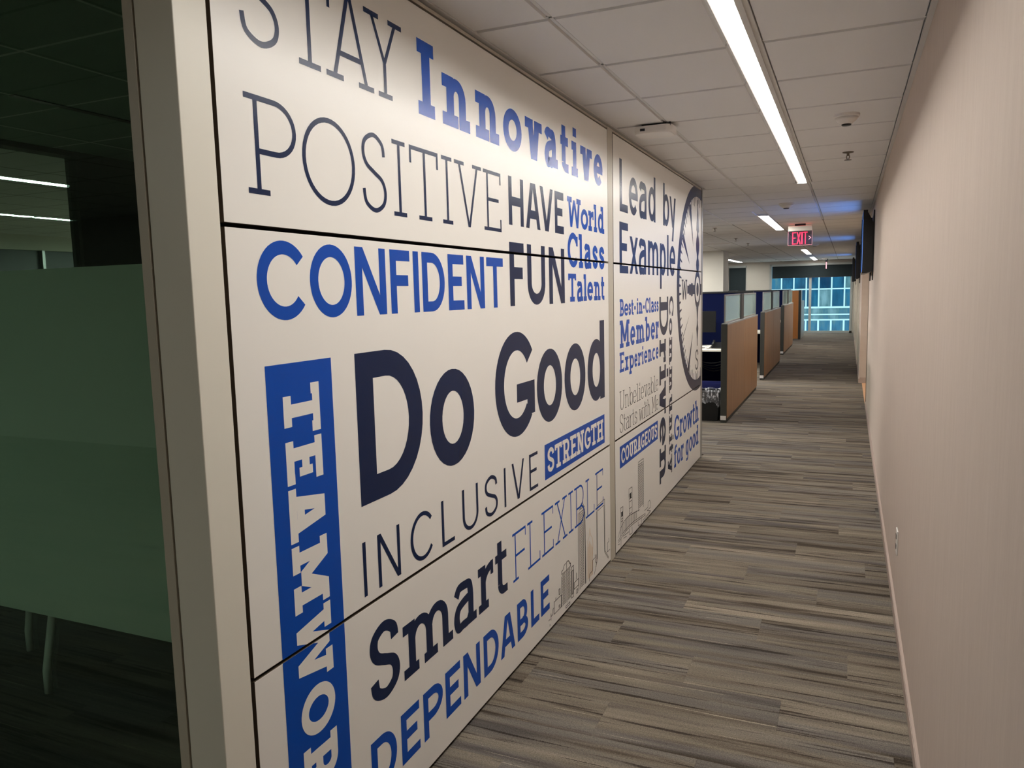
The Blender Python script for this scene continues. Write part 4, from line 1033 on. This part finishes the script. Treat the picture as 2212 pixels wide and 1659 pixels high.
# exit signs
def exit_sign(cx_, y, full, lab):
    t = thing('exit_sign', (cx_, y, H), lab, 'exit sign', 'hanging exit signs')
    if full:
        x0, x1 = cx_ - .165, cx_ + .165
        part(B(cx_ - .075, cx_ + .075, y - .02, y + .02, H - .032, H), 'canopy', 'black', t)
        part(B(x0, x1, y - .035, y + .035, H - .105, H - .032), 'housing', 'stile', t, .003)
        part(B(x0 + .01, x1 - .01, y - .03, y + .03, H - .032, H - .031), 'added_top_glow', 'redtop', t)  # glowing strip added on the housing to redden the ceiling
        pn = part(B(x0, x1, y - .004, y + .004, H - .31, H - .105), 'acrylic_panel', 'acr', t)
        part(MB().box(x0 - .003, x0, y - .004, y + .004, H - .31, H - .105).box(x1, x1 + .003, y - .004, y + .004, H - .31, H - .105).box(x0, x1, y - .004, y + .004, H - .313, H - .31), 'edge_glow', 'ledpink', t)
        z0, z1 = H - .298, H - .120
        mb = MB(); mo = MB(); xx = x0 + .055
        for ch in 'EXIT':
            w_ = {'E': .054, 'X': .060, 'I': .022, 'T': .058}[ch]
            for m_, off, tt_ in ((mo, .006, .72),):
                for polys in glyph(ch, w_, z1 - z0, 0, .020 * tt_, .020 * tt_, False):
                    for q in polys:
                        if tt_ < 1:
                            # inner fill of each stroke, centred inside the outline
                            cxm = w_ / 2
                        m_.add([(xx + px_, y - off, z0 + pz_) for px_, pz_ in q], [tuple(range(len(q)))])
            xx += w_ + .006
        part(mo, 'exit_lettering', 'ledred', t, label='glowing red letters EXIT')
        ax = x1 - .050
        part(MB().add([(ax, y - .006, z0 + .115), (ax + .012, y - .006, z0 + .115), (ax + .040, y - .006, z0 + .09), (ax + .028, y - .006, z0 + .09)], [(0, 1, 2, 3)])
             .add([(ax, y - .006, z0 + .065), (ax + .012, y - .006, z0 + .065), (ax + .040, y - .006, z0 + .09), (ax + .028, y - .006, z0 + .09)], [(0, 1, 2, 3)]), 'arrow', 'ledpink', t, label='glowing arrow pointing right')
    else:
        part(B(cx_ - .05, cx_ + .05, y - .02, y + .02, H - .03, H), 'canopy', 'black', t)
        part(B(cx_ - .03, cx_ + .03, y - .15, y + .15, H - .10, H - .03), 'housing', 'black', t, .003)
        part(B(cx_ - .012, cx_ + .012, y - .15, y + .15, H - .32, H - .10), 'acrylic_panel', 'ledpink', t)
nt = NT('exit_acrylic'); trn = nt.new('ShaderNodeBsdfTransparent'); trn.inputs[0].default_value = (.75, .70, .78, 1)
dfn = nt.new('ShaderNodeBsdfDiffuse'); dfn.inputs[0].default_value = (*s2l((70, 60, 78)), 1); mxn = nt.new('ShaderNodeMixShader'); mxn.inputs[0].default_value = .2
nt.link(trn.outputs[0], mxn.inputs[1]); nt.link(dfn.outputs[0], mxn.inputs[2]); nt.link(mxn.outputs[0], nt.out.inputs[0]); M['acr'] = nt.m
exit_sign(-.677, 12.3, True, 'red EXIT sign hanging in the corridor with a right arrow')
exit_sign(-.705, 28.2, False, 'thin pink exit sign seen edge on before the far blind')
# linear air slots
for x0, x1, y, lab in ((-2.73, -2.23, 16.3, 'air slot nearest the pillar, left of the exit sign'), (-2.2, -1.72, 21.7, 'air slot in the middle distance of the open office ceiling'), (-2.26, -1.72, 27.1, 'air slot closest to the window wall')):
    t = thing('air_diffuser', (x0, y, H), lab, 'air vent', 'linear air slots')
    part(MB().box(x0, x1, y - .05, y - .035, H - .012, H).box(x0, x1, y + .035, y + .05, H - .012, H).box(x0, x0 + .015, y - .035, y + .035, H - .012, H).box(x1 - .015, x1, y - .035, y + .035, H - .012, H), 'frame', 'white', t)
    part(B(x0 + .015, x1 - .015, y - .035, y + .035, H - .006, H - .001), 'slot', 'black', t)
